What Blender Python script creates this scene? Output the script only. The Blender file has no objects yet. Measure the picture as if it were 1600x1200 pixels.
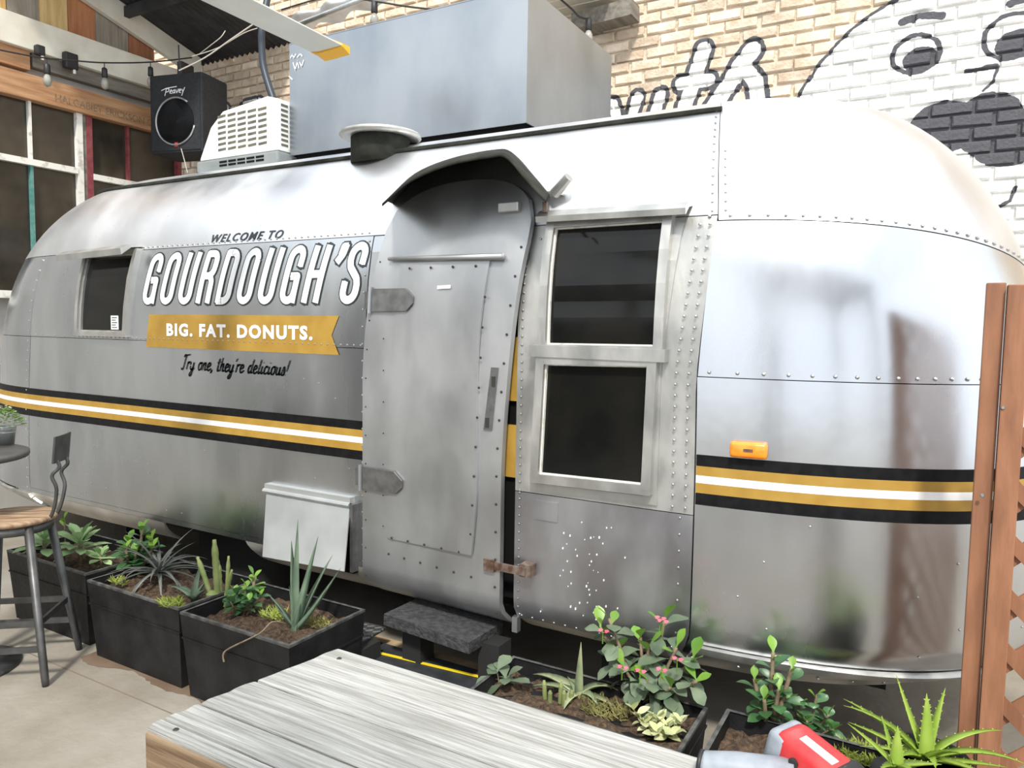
import bpy, bmesh, math, random
from mathutils import Vector, Matrix, Euler
random.seed(7)
D = bpy.data
SC = bpy.context.scene
COL = SC.collection
PI = math.pi
# ------------------------------------------------------------------ camera, sky, sun, exposure
FPX, YAW, PITCH, ROLL, EYE = 1158.0, math.radians(29.75), math.radians(4.394), math.radians(0.876), 1.6
_f = Vector((-math.sin(YAW)*math.cos(PITCH), math.cos(YAW)*math.cos(PITCH), -math.sin(PITCH)))
_r0 = Vector((math.cos(YAW), math.sin(YAW), 0)); _u0 = _r0.cross(_f)
CR = _r0*math.cos(ROLL) + _u0*math.sin(ROLL); CU = -_r0*math.sin(ROLL) + _u0*math.cos(ROLL); CF = _f
CAM0 = Vector((0, 0, EYE))
cd = D.cameras.new('camera'); cd.sensor_width = 36; cd.lens = FPX/1600*36; cd.clip_start = .05; cd.clip_end = 200
cam = D.objects.new('camera', cd); COL.objects.link(cam)
cam.matrix_world = Matrix(((CR.x, CU.x, -CF.x, 0), (CR.y, CU.y, -CF.y, 0), (CR.z, CU.z, -CF.z, EYE), (0, 0, 0, 1)))
SC.camera = cam
wd = D.worlds.new('sky'); SC.world = wd; wd.use_nodes = True
bg = wd.node_tree.nodes['Background']; bg.inputs[0].default_value = (.90, .95, 1, 1); bg.inputs[1].default_value = 1.55
sl = D.lights.new('sun', 'SUN'); sl.energy = 4.0; sl.angle = math.radians(6); sl.color = (1, .95, .86)
so = D.objects.new('sun', sl); COL.objects.link(so); so.location = (4, -6, 9)
so.rotation_euler = Vector((.30, -.62, .80)).to_track_quat('Z', 'Y').to_euler()
vs = SC.view_settings; vs.view_transform = 'Standard'; vs.look = 'None'; vs.gamma = 1; vs.use_curve_mapping = False; vs.exposure = 0.2

def ray(px, py): return CF + CR*((px-800)/FPX) - CU*((py-600)/FPX)
def at(px, py, X=None, Y=None, Z=None):
    d = ray(px, py)
    if X is not None: t = (X-CAM0.x)/d.x
    elif Y is not None: t = (Y-CAM0.y)/d.y
    else: t = (Z-CAM0.z)/d.z
    return CAM0 + d*t
# ------------------------------------------------------------------ object helpers
def link(o): COL.objects.link(o); return o
def mesh_obj(name, verts, faces, m, parent=None, smooth=False, kind=None, label=None):
    me = D.meshes.new(name); me.from_pydata([tuple(v) for v in verts], [], faces); me.update()
    if smooth: me.polygons.foreach_set('use_smooth', [True]*len(me.polygons))
    return data_obj(name, me, m, parent, kind, label)
def data_obj(name, me, m, parent=None, kind=None, label=None):
    if m is not None and not me.materials: me.materials.append(m)
    o = link(D.objects.new(name, me)); o.parent = parent
    if kind: o['kind'] = kind
    if label: o['label'] = label
    return o
def thing(name, label, cat, loc=(0, 0, 0), rz=0, group=None):
    o = link(D.objects.new(name, None)); o.empty_display_size = .1; o.location = loc; o.rotation_euler = (0, 0, rz)
    return tag(o, label, cat, group)
def tag(o, label, cat, group=None, kind=None):
    o['label'] = label; o['category'] = cat
    if group: o['group'] = group
    if kind: o['kind'] = kind
    return o
class MB:
    """collects primitives; off shifts everything (used for a thing's local space)"""
    def __init__(s, off=(0, 0, 0)): s.v = []; s.f = []; s.off = Vector(off)
    def add(s, vs, fs):
        n = len(s.v); s.v += [Vector(v)-s.off for v in vs]; s.f += [tuple(i+n for i in f) for f in fs]; return s
    def box(s, a, b, M=None, ch=0.0):
        x0, y0, z0 = a; x1, y1, z1 = b
        if ch <= 0:
            vs = [Vector(p) for p in ((x0,y0,z0),(x1,y0,z0),(x1,y1,z0),(x0,y1,z0),(x0,y0,z1),(x1,y0,z1),(x1,y1,z1),(x0,y1,z1))]
            fs = [(0,3,2,1),(4,5,6,7),(0,1,5,4),(1,2,6,5),(2,3,7,6),(3,0,4,7)]
        else:
            bm = bmesh.new(); bmesh.ops.create_cube(bm, size=1)
            for v in bm.verts: v.co = Vector(((x0+x1)/2+v.co.x*(x1-x0), (y0+y1)/2+v.co.y*(y1-y0), (z0+z1)/2+v.co.z*(z1-z0)))
            bmesh.ops.bevel(bm, geom=bm.edges[:], offset=ch, segments=2, affect='EDGES', profile=.6)
            vs = [v.co.copy() for v in bm.verts]; bm.verts.index_update(); fs = [tuple(v.index for v in f.verts) for f in bm.faces]; bm.free()
        if M is not None: vs = [M @ v for v in vs]
        return s.add(vs, fs)
    def beam(s, p, q, w, h, up=(0, 0, 1)):
        p, q = Vector(p), Vector(q); d = (q-p).normalized(); u = Vector(up); sdir = d.cross(u).normalized(); u = sdir.cross(d)
        vs = [e + sdir*(a*w/2) + u*(b*h/2) for e in (p, q) for a, b in ((-1,-1),(1,-1),(1,1),(-1,1))]
        return s.add(vs, [(0,1,2,3),(7,6,5,4),(0,4,5,1),(1,5,6,2),(2,6,7,3),(3,7,4,0)])
    def tube(s, pts, r, n=8, cap=True):
        pts = [Vector(p) for p in pts]; rr = r if isinstance(r, (list, tuple)) else [r]*len(pts)
        vs = []; fs = []; prev = None
        for i, p in enumerate(pts):
            d = (pts[min(i+1, len(pts)-1)] - pts[max(i-1, 0)]).normalized()
            a = prev if prev is not None else (Vector((0, 0, 1)) if abs(d.z) < .9 else Vector((1, 0, 0)))
            a = (a - d*a.dot(d)).normalized(); prev = a; b = d.cross(a)
            vs += [p + (a*math.cos(2*PI*k/n) + b*math.sin(2*PI*k/n))*rr[i] for k in range(n)]
        for i in range(len(pts)-1):
            for k in range(n): fs.append((i*n+k, i*n+(k+1) % n, (i+1)*n+(k+1) % n, (i+1)*n+k))
        if cap: fs.append(tuple(range(n))[::-1]); fs.append(tuple((len(pts)-1)*n+k for k in range(n)))
        return s.add(vs, fs)
    def lathe(s, prof, c=(0, 0, 0), n=20, M=None):
        c = Vector(c); vs = []; fs = []
        for r, z in prof: vs += [Vector((r*math.cos(2*PI*k/n), r*math.sin(2*PI*k/n), z)) for k in range(n)]
        for i in range(len(prof)-1):
            for k in range(n): fs.append((i*n+k, i*n+(k+1) % n, (i+1)*n+(k+1) % n, (i+1)*n+k))
        fs.append(tuple(range(n))[::-1]); fs.append(tuple((len(prof)-1)*n+k for k in range(n)))
        if M is not None: vs = [M @ v for v in vs]
        return s.add([v + c for v in vs], fs)
    def prism(s, poly, d):
        n = len(poly); d = Vector(d); a = [Vector(p) for p in poly]
        return s.add(a + [p + d for p in a], [tuple(range(n)), tuple(range(2*n-1, n-1, -1))] + [(i, i+n, (i+1) % n+n, (i+1) % n) for i in range(n)])
    def obj(s, name, m, parent=None, smooth=False, kind=None, label=None):
        return mesh_obj(name, s.v, s.f, m, parent, smooth, kind, label)
def smooth_path(pts, k=6, closed=False):
    pts = [Vector(p) for p in pts]; out = []; n = len(pts)
    for i in range(n if closed else n-1):
        if closed: a, b, c, d = pts[i-1], pts[i], pts[(i+1) % n], pts[(i+2) % n]
        else: a, b, c, d = pts[max(i-1, 0)], pts[i], pts[i+1], pts[min(i+2, n-1)]
        for j in range(k):
            t = j/k; out.append(.5*((2*b)+(c-a)*t+(2*a-5*b+4*c-d)*t*t+(3*b-a-3*c+d)*t**3))
    if not closed: out.append(pts[-1])
    return out
# ------------------------------------------------------------------ materials
def nd(nt, t, **kw):
    n = nt.nodes.new(t)
    for k, v in kw.items(): setattr(n, k, v)
    return n
def mat(name, c1, c2=None, rough=.6, rough2=None, metal=0, scale=8, stretch=(1, 1, 1), bump=0, bscale=30, bstretch=None, rand=0, spec=.5, c3=None, sss=0, detail=5, lo=.35, hi=.65, coat=0):
    m = D.materials.new(name); m.use_nodes = True; nt = m.node_tree; L = nt.links; p = nt.nodes['Principled BSDF']
    p.inputs['Metallic'].default_value = metal; p.inputs['Roughness'].default_value = rough
    p.inputs['Specular IOR Level'].default_value = spec; p.inputs['Coat Weight'].default_value = coat
    tc = nd(nt, 'ShaderNodeTexCoord'); mp = nd(nt, 'ShaderNodeMapping'); mp.inputs['Scale'].default_value = stretch
    L.new(tc.outputs['Object'], mp.inputs['Vector'])
    nz = nd(nt, 'ShaderNodeTexNoise'); nz.inputs['Scale'].default_value = scale; nz.inputs['Detail'].default_value = detail
    oi = nd(nt, 'ShaderNodeObjectInfo'); off = nd(nt, 'ShaderNodeVectorMath', operation='ADD')
    sc = nd(nt, 'ShaderNodeMath', operation='MULTIPLY'); sc.inputs[1].default_value = 37 if rand else 0
    L.new(oi.outputs['Random'], sc.inputs[0]); L.new(mp.outputs[0], off.inputs[0]); L.new(sc.outputs[0], off.inputs[1]); L.new(off.outputs[0], nz.inputs['Vector'])
    rp = nd(nt, 'ShaderNodeValToRGB'); e = rp.color_ramp.elements
    e[0].position = lo; e[1].position = hi; e[0].color = (*c1, 1); e[1].color = (*(c2 or c1), 1)
    if c3: x = e.new(min(hi+.12, .98)); x.color = (*c3, 1)
    L.new(nz.outputs['Fac'], rp.inputs[0]); col = rp.outputs[0]
    if rand:
        hs = nd(nt, 'ShaderNodeHueSaturation'); mr = nd(nt, 'ShaderNodeMapRange')
        mr.inputs['To Min'].default_value = 1-rand; mr.inputs['To Max'].default_value = 1+rand
        L.new(oi.outputs['Random'], mr.inputs[0]); L.new(mr.outputs[0], hs.inputs['Value']); L.new(col, hs.inputs['Color']); col = hs.outputs[0]
    L.new(col, p.inputs['Base Color'])
    if rough2 is not None:
        r = nd(nt, 'ShaderNodeMapRange'); r.inputs['From Min'].default_value = lo; r.inputs['From Max'].default_value = hi
        r.inputs['To Min'].default_value = rough; r.inputs['To Max'].default_value = rough2
        L.new(nz.outputs['Fac'], r.inputs[0]); L.new(r.outputs[0], p.inputs['Roughness'])
    if bump:
        mp2 = nd(nt, 'ShaderNodeMapping'); mp2.inputs['Scale'].default_value = bstretch or stretch
        nb = nd(nt, 'ShaderNodeTexNoise'); nb.inputs['Scale'].default_value = bscale; nb.inputs['Detail'].default_value = 4
        b = nd(nt, 'ShaderNodeBump'); b.inputs['Strength'].default_value = min(bump, 1); b.inputs['Distance'].default_value = .02
        L.new(tc.outputs['Object'], mp2.inputs[0]); L.new(mp2.outputs[0], nb.inputs['Vector']); L.new(nb.outputs['Fac'], b.inputs['Height']); L.new(b.outputs[0], p.inputs['Normal'])
    if sss: p.inputs['Transmission Weight'].default_value = 0
    return m
M = {}
M['alu'] = mat('polished_aluminium', (.54, .56, .59), (.68, .70, .73), .17, .32, 1, 2.2, (1, 1, .5), .22, 2.2, (1, 1, .7))
M['alu_roof'] = mat('sunlit_look_roof_aluminium', (.70, .71, .73), (.82, .83, .84), .36, .50, 1, 2.5, (1, 1, .5), .10, 3)  # base lightened so the roof reads as sunlit
M['alu_l'] = mat('dull_aluminium', (.50, .52, .54), (.64, .66, .68), .22, .40, 1, 3, (1, 1, .35), .22, 2.4, (1, 1, .6))
M['alu_door'] = mat('weathered_aluminium', (.40, .41, .42), (.56, .57, .58), .38, .55, .88, 3, (1, 1, .6), .16, 4)
M['alu_low'] = mat('scuffed_aluminium', (.33, .33, .36), (.48, .48, .50), .32, .5, .95, 5, (1, 1, .5), .06, 6)
M['alu_frame'] = mat('oxidised_frame_aluminium', (.40, .40, .385), (.56, .555, .53), .36, .55, .85, 9, (1, 1, .5), .05, 40)
M['alu_flap'] = mat('pale_flap_aluminium', (.46, .48, .48), (.56, .58, .58), .5, .6, .7, 4)
M['rocker'] = mat('dusty_rocker_aluminium', (.42, .40, .36), (.56, .54, .50), .45, .6, .8, 7, (1, 1, 1), .05, 20)
M['rivet'] = mat('rivet_metal', (.55, .55, .55), None, .32, metal=1)
M['bolt'] = mat('dark_bolt', (.06, .06, .055), None, .5, metal=.6)
M['hinge'] = mat('grey_hinge_steel', (.20, .20, .20), (.30, .30, .30), .45, metal=.9, scale=20)
M['rust'] = mat('rusty_latch', (.10, .055, .035), (.25, .2, .17), .65, metal=.5, scale=30)
M['hull'] = mat('dark_interior', (.006, .006, .006), None, .9, spec=.1)
M['black'] = mat('black_paint', (.005, .005, .006), (.010, .010, .011), .5, scale=30, spec=.15)
M['gold'] = mat('gold_paint', (.33, .19, .027), (.39, .235, .04), .55, scale=12)
M['white'] = mat('white_paint', (.80, .80, .80), (.88, .88, .88), .45, scale=12)
M['ink'] = mat('charcoal_lettering', (.022, .032, .038), None, .5)
M['glass'] = mat('dark_window_glass', (.004, .005, .005), (.012, .011, .009), .07, .12, scale=3, spec=.28)
M['steel'] = mat('brushed_steel', (.28, .31, .345), (.41, .44, .47), .36, .48, 1, 2.0, (1, 1, .6), .03, 90, (1, 1, .02))
M['acwhite'] = mat('white_plastic', (.80, .80, .78), (.85, .85, .83), .4, scale=6)
M['acgrey'] = mat('grey_plastic', (.16, .18, .18), (.22, .24, .24), .5, scale=6)
M['slot'] = mat('dark_slot', (.07, .07, .055), (.13, .12, .08), .7, scale=20)
M['awning'] = mat('tarnished_hood', (.020, .022, .018), (.04, .041, .034), .85, metal=0, scale=14, bump=.1, spec=.15)
M['orange'] = mat('amber_lens', (.85, .22, .01), (.95, .30, .02), .25, scale=40, coat=.5)
M['red'] = mat('red_lens', (.55, .01, .02), None, .25)
M['redp'] = mat('red_plastic', (.50, .025, .03), (.60, .05, .05), .4, scale=20)
M['toolgrey'] = mat('tool_grey_rubber', (.22, .25, .29), (.30, .33, .37), .5, scale=30)
M['concrete'] = mat('patio_concrete', (.20, .175, .14), (.31, .285, .245), .8, scale=1.8, bump=.2, bscale=25, c3=(.38, .355, .31), detail=9)
M['joint'] = mat('joint_concrete', (.17, .14, .11), None, .9)
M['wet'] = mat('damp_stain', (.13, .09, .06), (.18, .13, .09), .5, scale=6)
M['mortar'] = None
M['wood_grey'] = mat('weathered_plank', (.27, .27, .25), (.45, .45, .43), .8, scale=6, stretch=(.7, 14, 14), bump=.45, bscale=9, bstretch=(.7, 16, 16), rand=.08, c3=(.56, .56, .54), detail=9)
M['wood_side'] = mat('brown_plank_side', (.16, .10, .055), (.30, .21, .13), .7, scale=6, stretch=(.6, 6, 9), bump=.3, bscale=10)
M['cedar'] = mat('cedar_stain', (.19, .080, .040), (.28, .125, .065), .65, scale=8, stretch=(3, 3, .5), bump=.15, bscale=20, rand=.12)
M['beam_o'] = mat('orange_beam_wood', (.34, .17, .08), (.50, .29, .15), .7, scale=7, stretch=(4, .4, 4), bump=.2, bscale=14)
M['beam_w'] = mat('cream_painted_beam', (.64, .60, .50), (.76, .73, .64), .6, scale=5, bump=.08, bscale=14)
M['beam_g'] = mat('grey_beam_wood', (.13, .115, .095), (.22, .20, .17), .75, scale=7, stretch=(4, .5, 4), bump=.2, bscale=14)
def board(n, a, b): return mat(n, a, b, .7, scale=6, stretch=(4, 4, .5), bump=.2, bscale=14)
BOARDS = [board('ochre_board', (.50, .30, .10), (.62, .42, .18)), board('grey_board', (.23, .20, .16), (.34, .30, .25)), board('yellow_board', (.52, .34, .13), (.66, .47, .22)),
          board('rust_board', (.34, .13, .05), (.45, .20, .09)), board('dark_rust_board', (.22, .085, .04), (.32, .13, .065))]
M['teal'] = mat('teal_muntin', (.06, .20, .18), (.12, .28, .25), .6, scale=20)
M['crimson'] = mat('crimson_frame', (.17, .03, .04), (.26, .06, .065), .6, scale=20)
M['wframe'] = mat('chipped_white_frame', (.45, .43, .38), (.75, .73, .68), .6, scale=18, lo=.3, hi=.45)
M['oldglass'] = mat('old_window_glass', (.020, .018, .015), (.055, .045, .032), .12, .2, scale=3, spec=.6)
M['roofdark'] = mat('dark_corrugated_roof', (.012, .013, .016), (.03, .03, .034), .6, scale=6)
M['rubber'] = mat('black_plastic_planter', (.006, .006, .007), (.015, .015, .016), .55, scale=9, bump=.15, bscale=40, spec=.3)
M['rim'] = mat('worn_planter_rim', (.03, .03, .03), (.10, .10, .095), .55, scale=30)
M['soil'] = mat('dark_soil', (.035, .022, .014), (.12, .075, .045), .95, scale=60, bump=1, bscale=90)
M['spk'] = mat('black_carpet_cabinet', (.008, .010, .013), (.016, .018, .022), .8, scale=40, bump=.2, bscale=200)
M['chrome'] = mat('silver_trim', (.35, .36, .37), None, .35, metal=.8)
M['cable'] = mat('black_cable', (.015, .015, .017), None, .5)
M['hose'] = mat('dark_blue_hose', (.02, .03, .045), None, .45)
M['wire'] = mat('pale_wire', (.5, .47, .42), None, .6)
M['bulb'] = mat('clear_bulb_glass', (.22, .21, .18), (.34, .33, .29), .08, scale=4, spec=.8)
M['stool'] = mat('dark_steel_stool', (.075, .075, .075), (.12, .12, .12), .45, metal=.7, scale=14)
M['seat'] = mat('worn_wood_seat', (.17, .09, .045), (.40, .29, .19), .6, scale=7, stretch=(1, 6, 1), bump=.15, c3=(.55, .45, .34))
M['tabletop'] = mat('dark_round_top', (.055, .05, .045), (.09, .085, .08), .45, scale=8)
M['zinc'] = mat('galvanised_zinc', (.40, .42, .42), (.58, .60, .60), .4, metal=.9, scale=12)
M['tyre'] = mat('tyre_rubber', (.012, .012, .012), None, .85)
M['foam'] = mat('shaded_step_block', (.02, .02, .022), (.05, .05, .053), .9, scale=40, bump=.6, bscale=60)  # colour darkened to stand in for the shadow on the block's top
M['matblk'] = mat('black_step_board', (.018, .021, .026), (.035, .038, .042), .6, scale=15)
M['ply'] = mat('bare_plywood', (.32, .23, .13), (.44, .34, .21), .75, scale=9)
M['yellow'] = mat('yellow_tape', (.75, .58, .02), None, .5)
M['diamond'] = mat('diamond_plate', (.11, .115, .12), (.22, .22, .22), .45, metal=.8, scale=20)
M['fan'] = mat('fan_blade_alu', (.60, .61, .57), (.66, .67, .63), .5, scale=4)
M['fantip'] = mat('yellow_fan_tip', (.80, .42, .02), None, .45)
M['tarp'] = mat('white_tarp', (.50, .50, .50), (.78, .78, .78), .5, scale=5)
M['clap'] = mat('reflecting_wall_grey', (.34, .33, .31), (.46, .45, .43), .8, scale=3)  # lightened so the trailer side reflects a brighter wall
M['added_fence'] = mat('added_screen_wood', (.22, .215, .20), (.33, .32, .30), .8, scale=5)  # for the added structures behind the viewer, toned for the reflections
M['paper'] = mat('white_sticker', (.75, .80, .76), None, .6)
def leafm(n, a, b, r=.45, rand=.18): 
    m = mat(n, a, b, r, scale=9, rand=rand); p = m.node_tree.nodes['Principled BSDF']
    nt = m.node_tree; tr = nt.nodes.new('ShaderNodeBsdfTranslucent'); mx = nt.nodes.new('ShaderNodeMixShader'); mx.inputs[0].default_value = .25
    src = p.inputs['Base Color'].links[0].from_socket; nt.links.new(src, tr.inputs[0])
    out = nt.nodes['Material Output']; nt.links.new(p.outputs[0], mx.inputs[1]); nt.links.new(tr.outputs[0], mx.inputs[2]); nt.links.new(mx.outputs[0], out.inputs[0]); return m
M['jade'] = leafm('jade_leaf', (.04, .115, .04), (.085, .20, .075), .35)
M['jadehi'] = leafm('young_green_leaf', (.11, .25, .03), (.20, .36, .05), .4)
M['pale'] = leafm('pale_succulent_leaf', (.22, .36, .15), (.36, .50, .25), .5)
M['grey_leaf'] = leafm('grey_green_leaf', (.10, .15, .09), (.18, .23, .15), .55)
M['brom'] = leafm('dusky_bromeliad_leaf', (.13, .14, .125), (.26, .27, .25), .45)
M['aloe'] = leafm('blue_green_aloe', (.12, .19, .13), (.21, .29, .20), .5)
M['aloeb'] = leafm('bright_aloe', (.24, .40, .04), (.40, .54, .10), .4, .12)
M['aloeedge'] = leafm('cream_edged_agave', (.20, .27, .16), (.50, .52, .30), .5)
M['varieg'] = leafm('cream_leaf', (.50, .54, .26), (.66, .68, .42), .5)
M['sprig'] = leafm('lime_sprig', (.22, .28, .04), (.34, .40, .08), .6)
M['cactus'] = leafm('spotted_cactus', (.16, .22, .06), (.34, .38, .16), .6)
M['moss'] = leafm('dry_moss', (.14, .13, .045), (.28, .26, .09), .9)
M['stem'] = mat('plant_stem', (.12, .085, .05), (.22, .17, .11), .8, scale=30)
M['flower'] = leafm('pink_petal', (.80, .10, .18), (.88, .22, .28), .5, .1)
M['drytip'] = mat('dry_leaf_tip', (.16, .11, .075), (.3, .24, .17), .8, scale=20)
# ------------------------------------------------------------------ mural paint over brick (position based paint, follows the bricks)
WALL_Y = 5.10
def wxz(px, py): p = at(px, py, Y=WALL_Y); return (p.x, p.z)
def mural_material(name, base1, base2, mortar=False):
    m = mat(name, base1, base2, .85, scale=10, bump=.5, bscale=40, rand=0 if mortar else .22)
    nt = m.node_tree; L = nt.links; p = nt.nodes['Principled BSDF']; base = p.inputs['Base Color'].links[0].from_socket
    geo = nd(nt, 'ShaderNodeNewGeometry'); flat = nd(nt, 'ShaderNodeVectorMath', operation='MULTIPLY'); flat.inputs[1].default_value = (1, 0, 1)
    wob = nd(nt, 'ShaderNodeTexNoise'); wob.inputs['Scale'].default_value = 14
    wv = nd(nt, 'ShaderNodeVectorMath', operation='MULTIPLY_ADD'); wv.inputs[1].default_value = (.018, 0, .018)
    L.new(geo.outputs['Position'], wob.inputs['Vector']); L.new(wob.outputs['Color'], wv.inputs[0]); L.new(geo.outputs['Position'], wv.inputs[2]); L.new(wv.outputs[0], flat.inputs[0])
    P = flat.outputs[0]
    def vm(op, a, b=None, out=0):
        n = nd(nt, 'ShaderNodeVectorMath', operation=op)
        for i, x in enumerate((a, b)):
            if x is None: continue
            if isinstance(x, tuple): n.inputs[i].default_value = x
            else: L.new(x, n.inputs[i])
        return n.outputs[out]
    def mm(op, a, b=None, clamp=False):
        n = nd(nt, 'ShaderNodeMath', operation=op); n.use_clamp = clamp
        for i, x in enumerate((a, b)):
            if x is None: continue
            if isinstance(x, (int, float)): n.inputs[i].default_value = x
            else: L.new(x, n.inputs[i])
        return n.outputs[0]
    def cap(a, b, hw):
        a, b = Vector((a[0], 0, a[1])), Vector((b[0], 0, b[1])); ba = b-a
        pa = vm('SUBTRACT', P, tuple(a)); h = mm('MULTIPLY', vm('DOT_PRODUCT', pa, tuple(ba), 1), 1/ba.length_squared, True)
        n = nd(nt, 'ShaderNodeVectorMath', operation='SCALE'); n.inputs[0].default_value = tuple(ba); L.new(h, n.inputs['Scale'])
        return mm('SUBTRACT', vm('LENGTH', vm('SUBTRACT', pa, n.outputs[0]), None, 1), hw)
    def ell(c, rx, rz):
        d = vm('MULTIPLY', vm('SUBTRACT', P, (c[0], 0, c[1])), (1/rx, 0, 1/rz))
        return mm('MULTIPLY', mm('SUBTRACT', vm('LENGTH', d, None, 1), 1), min(rx, rz))
    def union(l):
        o = l[0]
        for x in l[1:]: o = mm('MINIMUM', o, x)
        return o
    def chain(pts, hw): q = [wxz(*a) for a in pts]; return [cap(q[i], q[i+1], hw) for i in range(len(q)-1)]
    letters = union(chain([(940, 160), (960, 160), (966, 180)], .035) + chain([(998, 150), (983, 200)], .038) + chain([(1034, 146), (1018, 200)], .038)
                    + chain([(1102, 76), (1066, 185)], .050) + chain([(1066, 129), (1110, 123)], .042)
                    + chain([(1178, 76), (1160, 100), (1115, 170)], .055) + chain([(1165, 105), (1183, 125), (1190, 175)], .048)
                    + chain([(345, 195), (352, 172)], .07) + chain([(370, 190), (385, 170), (405, 165)], .08))
    a, b, c = [Vector(wxz(*q)) for q in ((1247, 155), (1319, 58), (1397, 0))]
    d_ = 2*(a.x*(b.y-c.y)+b.x*(c.y-a.y)+c.x*(a.y-b.y))
    ux = (a.length_squared*(b.y-c.y)+b.length_squared*(c.y-a.y)+c.length_squared*(a.y-b.y))/d_
    uy = (a.length_squared*(c.x-b.x)+b.length_squared*(a.x-c.x)+c.length_squared*(b.x-a.x))/d_
    R = (a-Vector((ux, uy))).length
    circ = ell((ux, uy), R, R)
    S = (Vector(wxz(1500, 100))-Vector(wxz(1400, 100))).length/100
    e1 = ell(wxz(1434, 82), 37*S, 32*S); i1 = ell(wxz(1442, 90), 29*S, 22*S)
    e2 = ell(wxz(1586, 54), 42*S, 36*S); i2 = ell(wxz(1594, 67), 33*S, 24*S)
    line = lambda s, w: mm('SUBTRACT', mm('ABSOLUTE', s), w)
    dark = union([line(letters, .001) if False else mm('SUBTRACT', mm('ABSOLUTE', mm('SUBTRACT', letters, .015)), .015), line(circ, .010), line(e1, .012), i1, line(e2, .012), i2]
                 + chain([(1412, 33), (1440, 22), (1474, 22)], .022) + chain([(1582, 3), (1610, -6)], .02)
                 + chain([(1512, 109), (1561, 100)], .012) + chain([(1562, 100), (1556, 124), (1540, 139)], .008)
                 + [ell(wxz(1478, 196), 54*S, 46*S), ell(wxz(1548, 192), 52*S, 54*S), ell(wxz(1575, 225), 50*S, 34*S)]
                 + chain([(1590, 290), (1580, 312), (1560, 322)], .010))
    white = mm('MINIMUM', circ, letters)
    nzw = nd(nt, 'ShaderNodeTexNoise'); nzw.inputs['Scale'].default_value = 30; L.new(geo.outputs['Position'], nzw.inputs['Vector'])
    wmask = mm('LESS_THAN', white, 0); bmask = mm('LESS_THAN', mm('ADD', dark, mm('MULTIPLY', mm('SUBTRACT', nzw.outputs['Fac'], .5), .012)), 0)
    x1 = nd(nt, 'ShaderNodeMix', data_type='RGBA'); x2 = nd(nt, 'ShaderNodeMix', data_type='RGBA')
    x1.inputs[7].default_value = (.82, .81, .79, 1) if not mortar else (.66, .65, .62, 1); x2.inputs[7].default_value = (.075, .075, .085, 1)
    L.new(wmask, x1.inputs[0]); L.new(base, x1.inputs[6]); L.new(bmask, x2.inputs[0]); L.new(x1.outputs[2], x2.inputs[6]); L.new(x2.outputs[2], p.inputs['Base Color'])
    return m
M['brick'] = mural_material('tan_brick_with_mural', (.55, .42, .30), (.74, .63, .50))
M['mortar'] = mural_material('pale_mortar_with_mural', (.50, .43, .33), (.62, .55, .44), True)
# ------------------------------------------------------------------ the setting
def struct(o, label, cat): o['kind'] = 'structure'; return tag(o, label, cat)
b = MB(); b.box((-14, -9, -.2), (9, 8, 0)); fl = b.obj('floor', M['concrete']); struct(fl, 'tan stained concrete patio slab under the planters and stool', 'floor')
b = MB(); b.box((-3.9, 1.852, -.003), (-1.6, 1.858, .0015)); b.obj('control_joint', M['joint'], fl)
def blotch(pts):
    pp = []
    for i in range(len(pts)):
        (xa, ya), (xb, yb) = pts[i], pts[(i+1) % len(pts)]
        pp += [(xa+(xb-xa)*k/6+random.uniform(-5, 5), ya+(yb-ya)*k/6+random.uniform(-3, 3)) for k in range(6)]
    q = [at(x, y, Z=0) for x, y in pp]; MB().prism([(p.x, p.y, .001) for p in q], (0, 0, .002)).obj('damp_patch', M['wet'], fl)
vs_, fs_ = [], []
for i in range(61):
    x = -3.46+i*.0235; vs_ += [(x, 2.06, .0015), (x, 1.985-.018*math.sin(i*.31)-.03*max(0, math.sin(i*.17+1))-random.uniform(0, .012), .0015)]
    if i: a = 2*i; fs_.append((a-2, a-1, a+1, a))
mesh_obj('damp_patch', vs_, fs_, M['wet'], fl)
#blotch([(60, 990), (110, 985), (125, 1003), (85, 1015), (68, 1008)])
# back brick wall: mortar bed, single bricks where the photograph shows them, the rest joined
b = MB(); b.box((-8.2, WALL_Y+.012, 0), (3.2, WALL_Y+.3, 5.2)); wb = b.obj('wall_back', M['mortar']); struct(wb, 'tall tan brick wall painted with white letters and a face behind trailer', 'wall')
PX, PZ, BL, BH = .222, .0775, .209, .0655
def brick_mesh(nm, l, h, s):
    rnd = random.Random(s); c = .006
    bb = MB(); j = lambda: rnd.uniform(-.004, .004)
    f = [(-l/2+c+j(), -.02, -h/2+c+j()), (l/2-c+j(), -.02, -h/2+c+j()), (l/2-c+j(), -.02, h/2-c+j()), (-l/2+c+j(), -.02, h/2-c+j())]
    g = [(-l/2, -.012, -h/2), (l/2, -.012, -h/2), (l/2, -.012, h/2), (-l/2, -.012, h/2)]; k = [(-l/2, .03, -h/2), (l/2, .03, -h/2), (l/2, .03, h/2), (-l/2, .03, h/2)]
    bb.add(f+g+k, [(0, 1, 2, 3)]+[(i, i+4, (i+1) % 4+4, (i+1) % 4) for i in range(4)]+[(i+4, i+8, (i+1) % 4+8, (i+1) % 4+4) for i in range(4)])
    me = D.meshes.new(nm); me.from_pydata([tuple(v) for v in bb.v], [], bb.f); me.materials.append(M['brick']); return me, bb
BV = [brick_mesh('brick', BL*random.uniform(.92, 1.0), BH*random.uniform(.93, 1.0), i) for i in range(8)]
rest = MB(); nb = 0
def in_view(x, z):
    v = Vector((x, WALL_Y, z))-CAM0; w = v.dot(CF); px = 800+FPX*v.dot(CR)/w; py = 600-FPX*v.dot(CU)/w
    if not (-15 < py): return False
    return (950 < px < 1612 and py < 150+max(0, (px-1400))*1.2 + 25 and py < 470) or (318 < px < 460 and py < 190)
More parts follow.
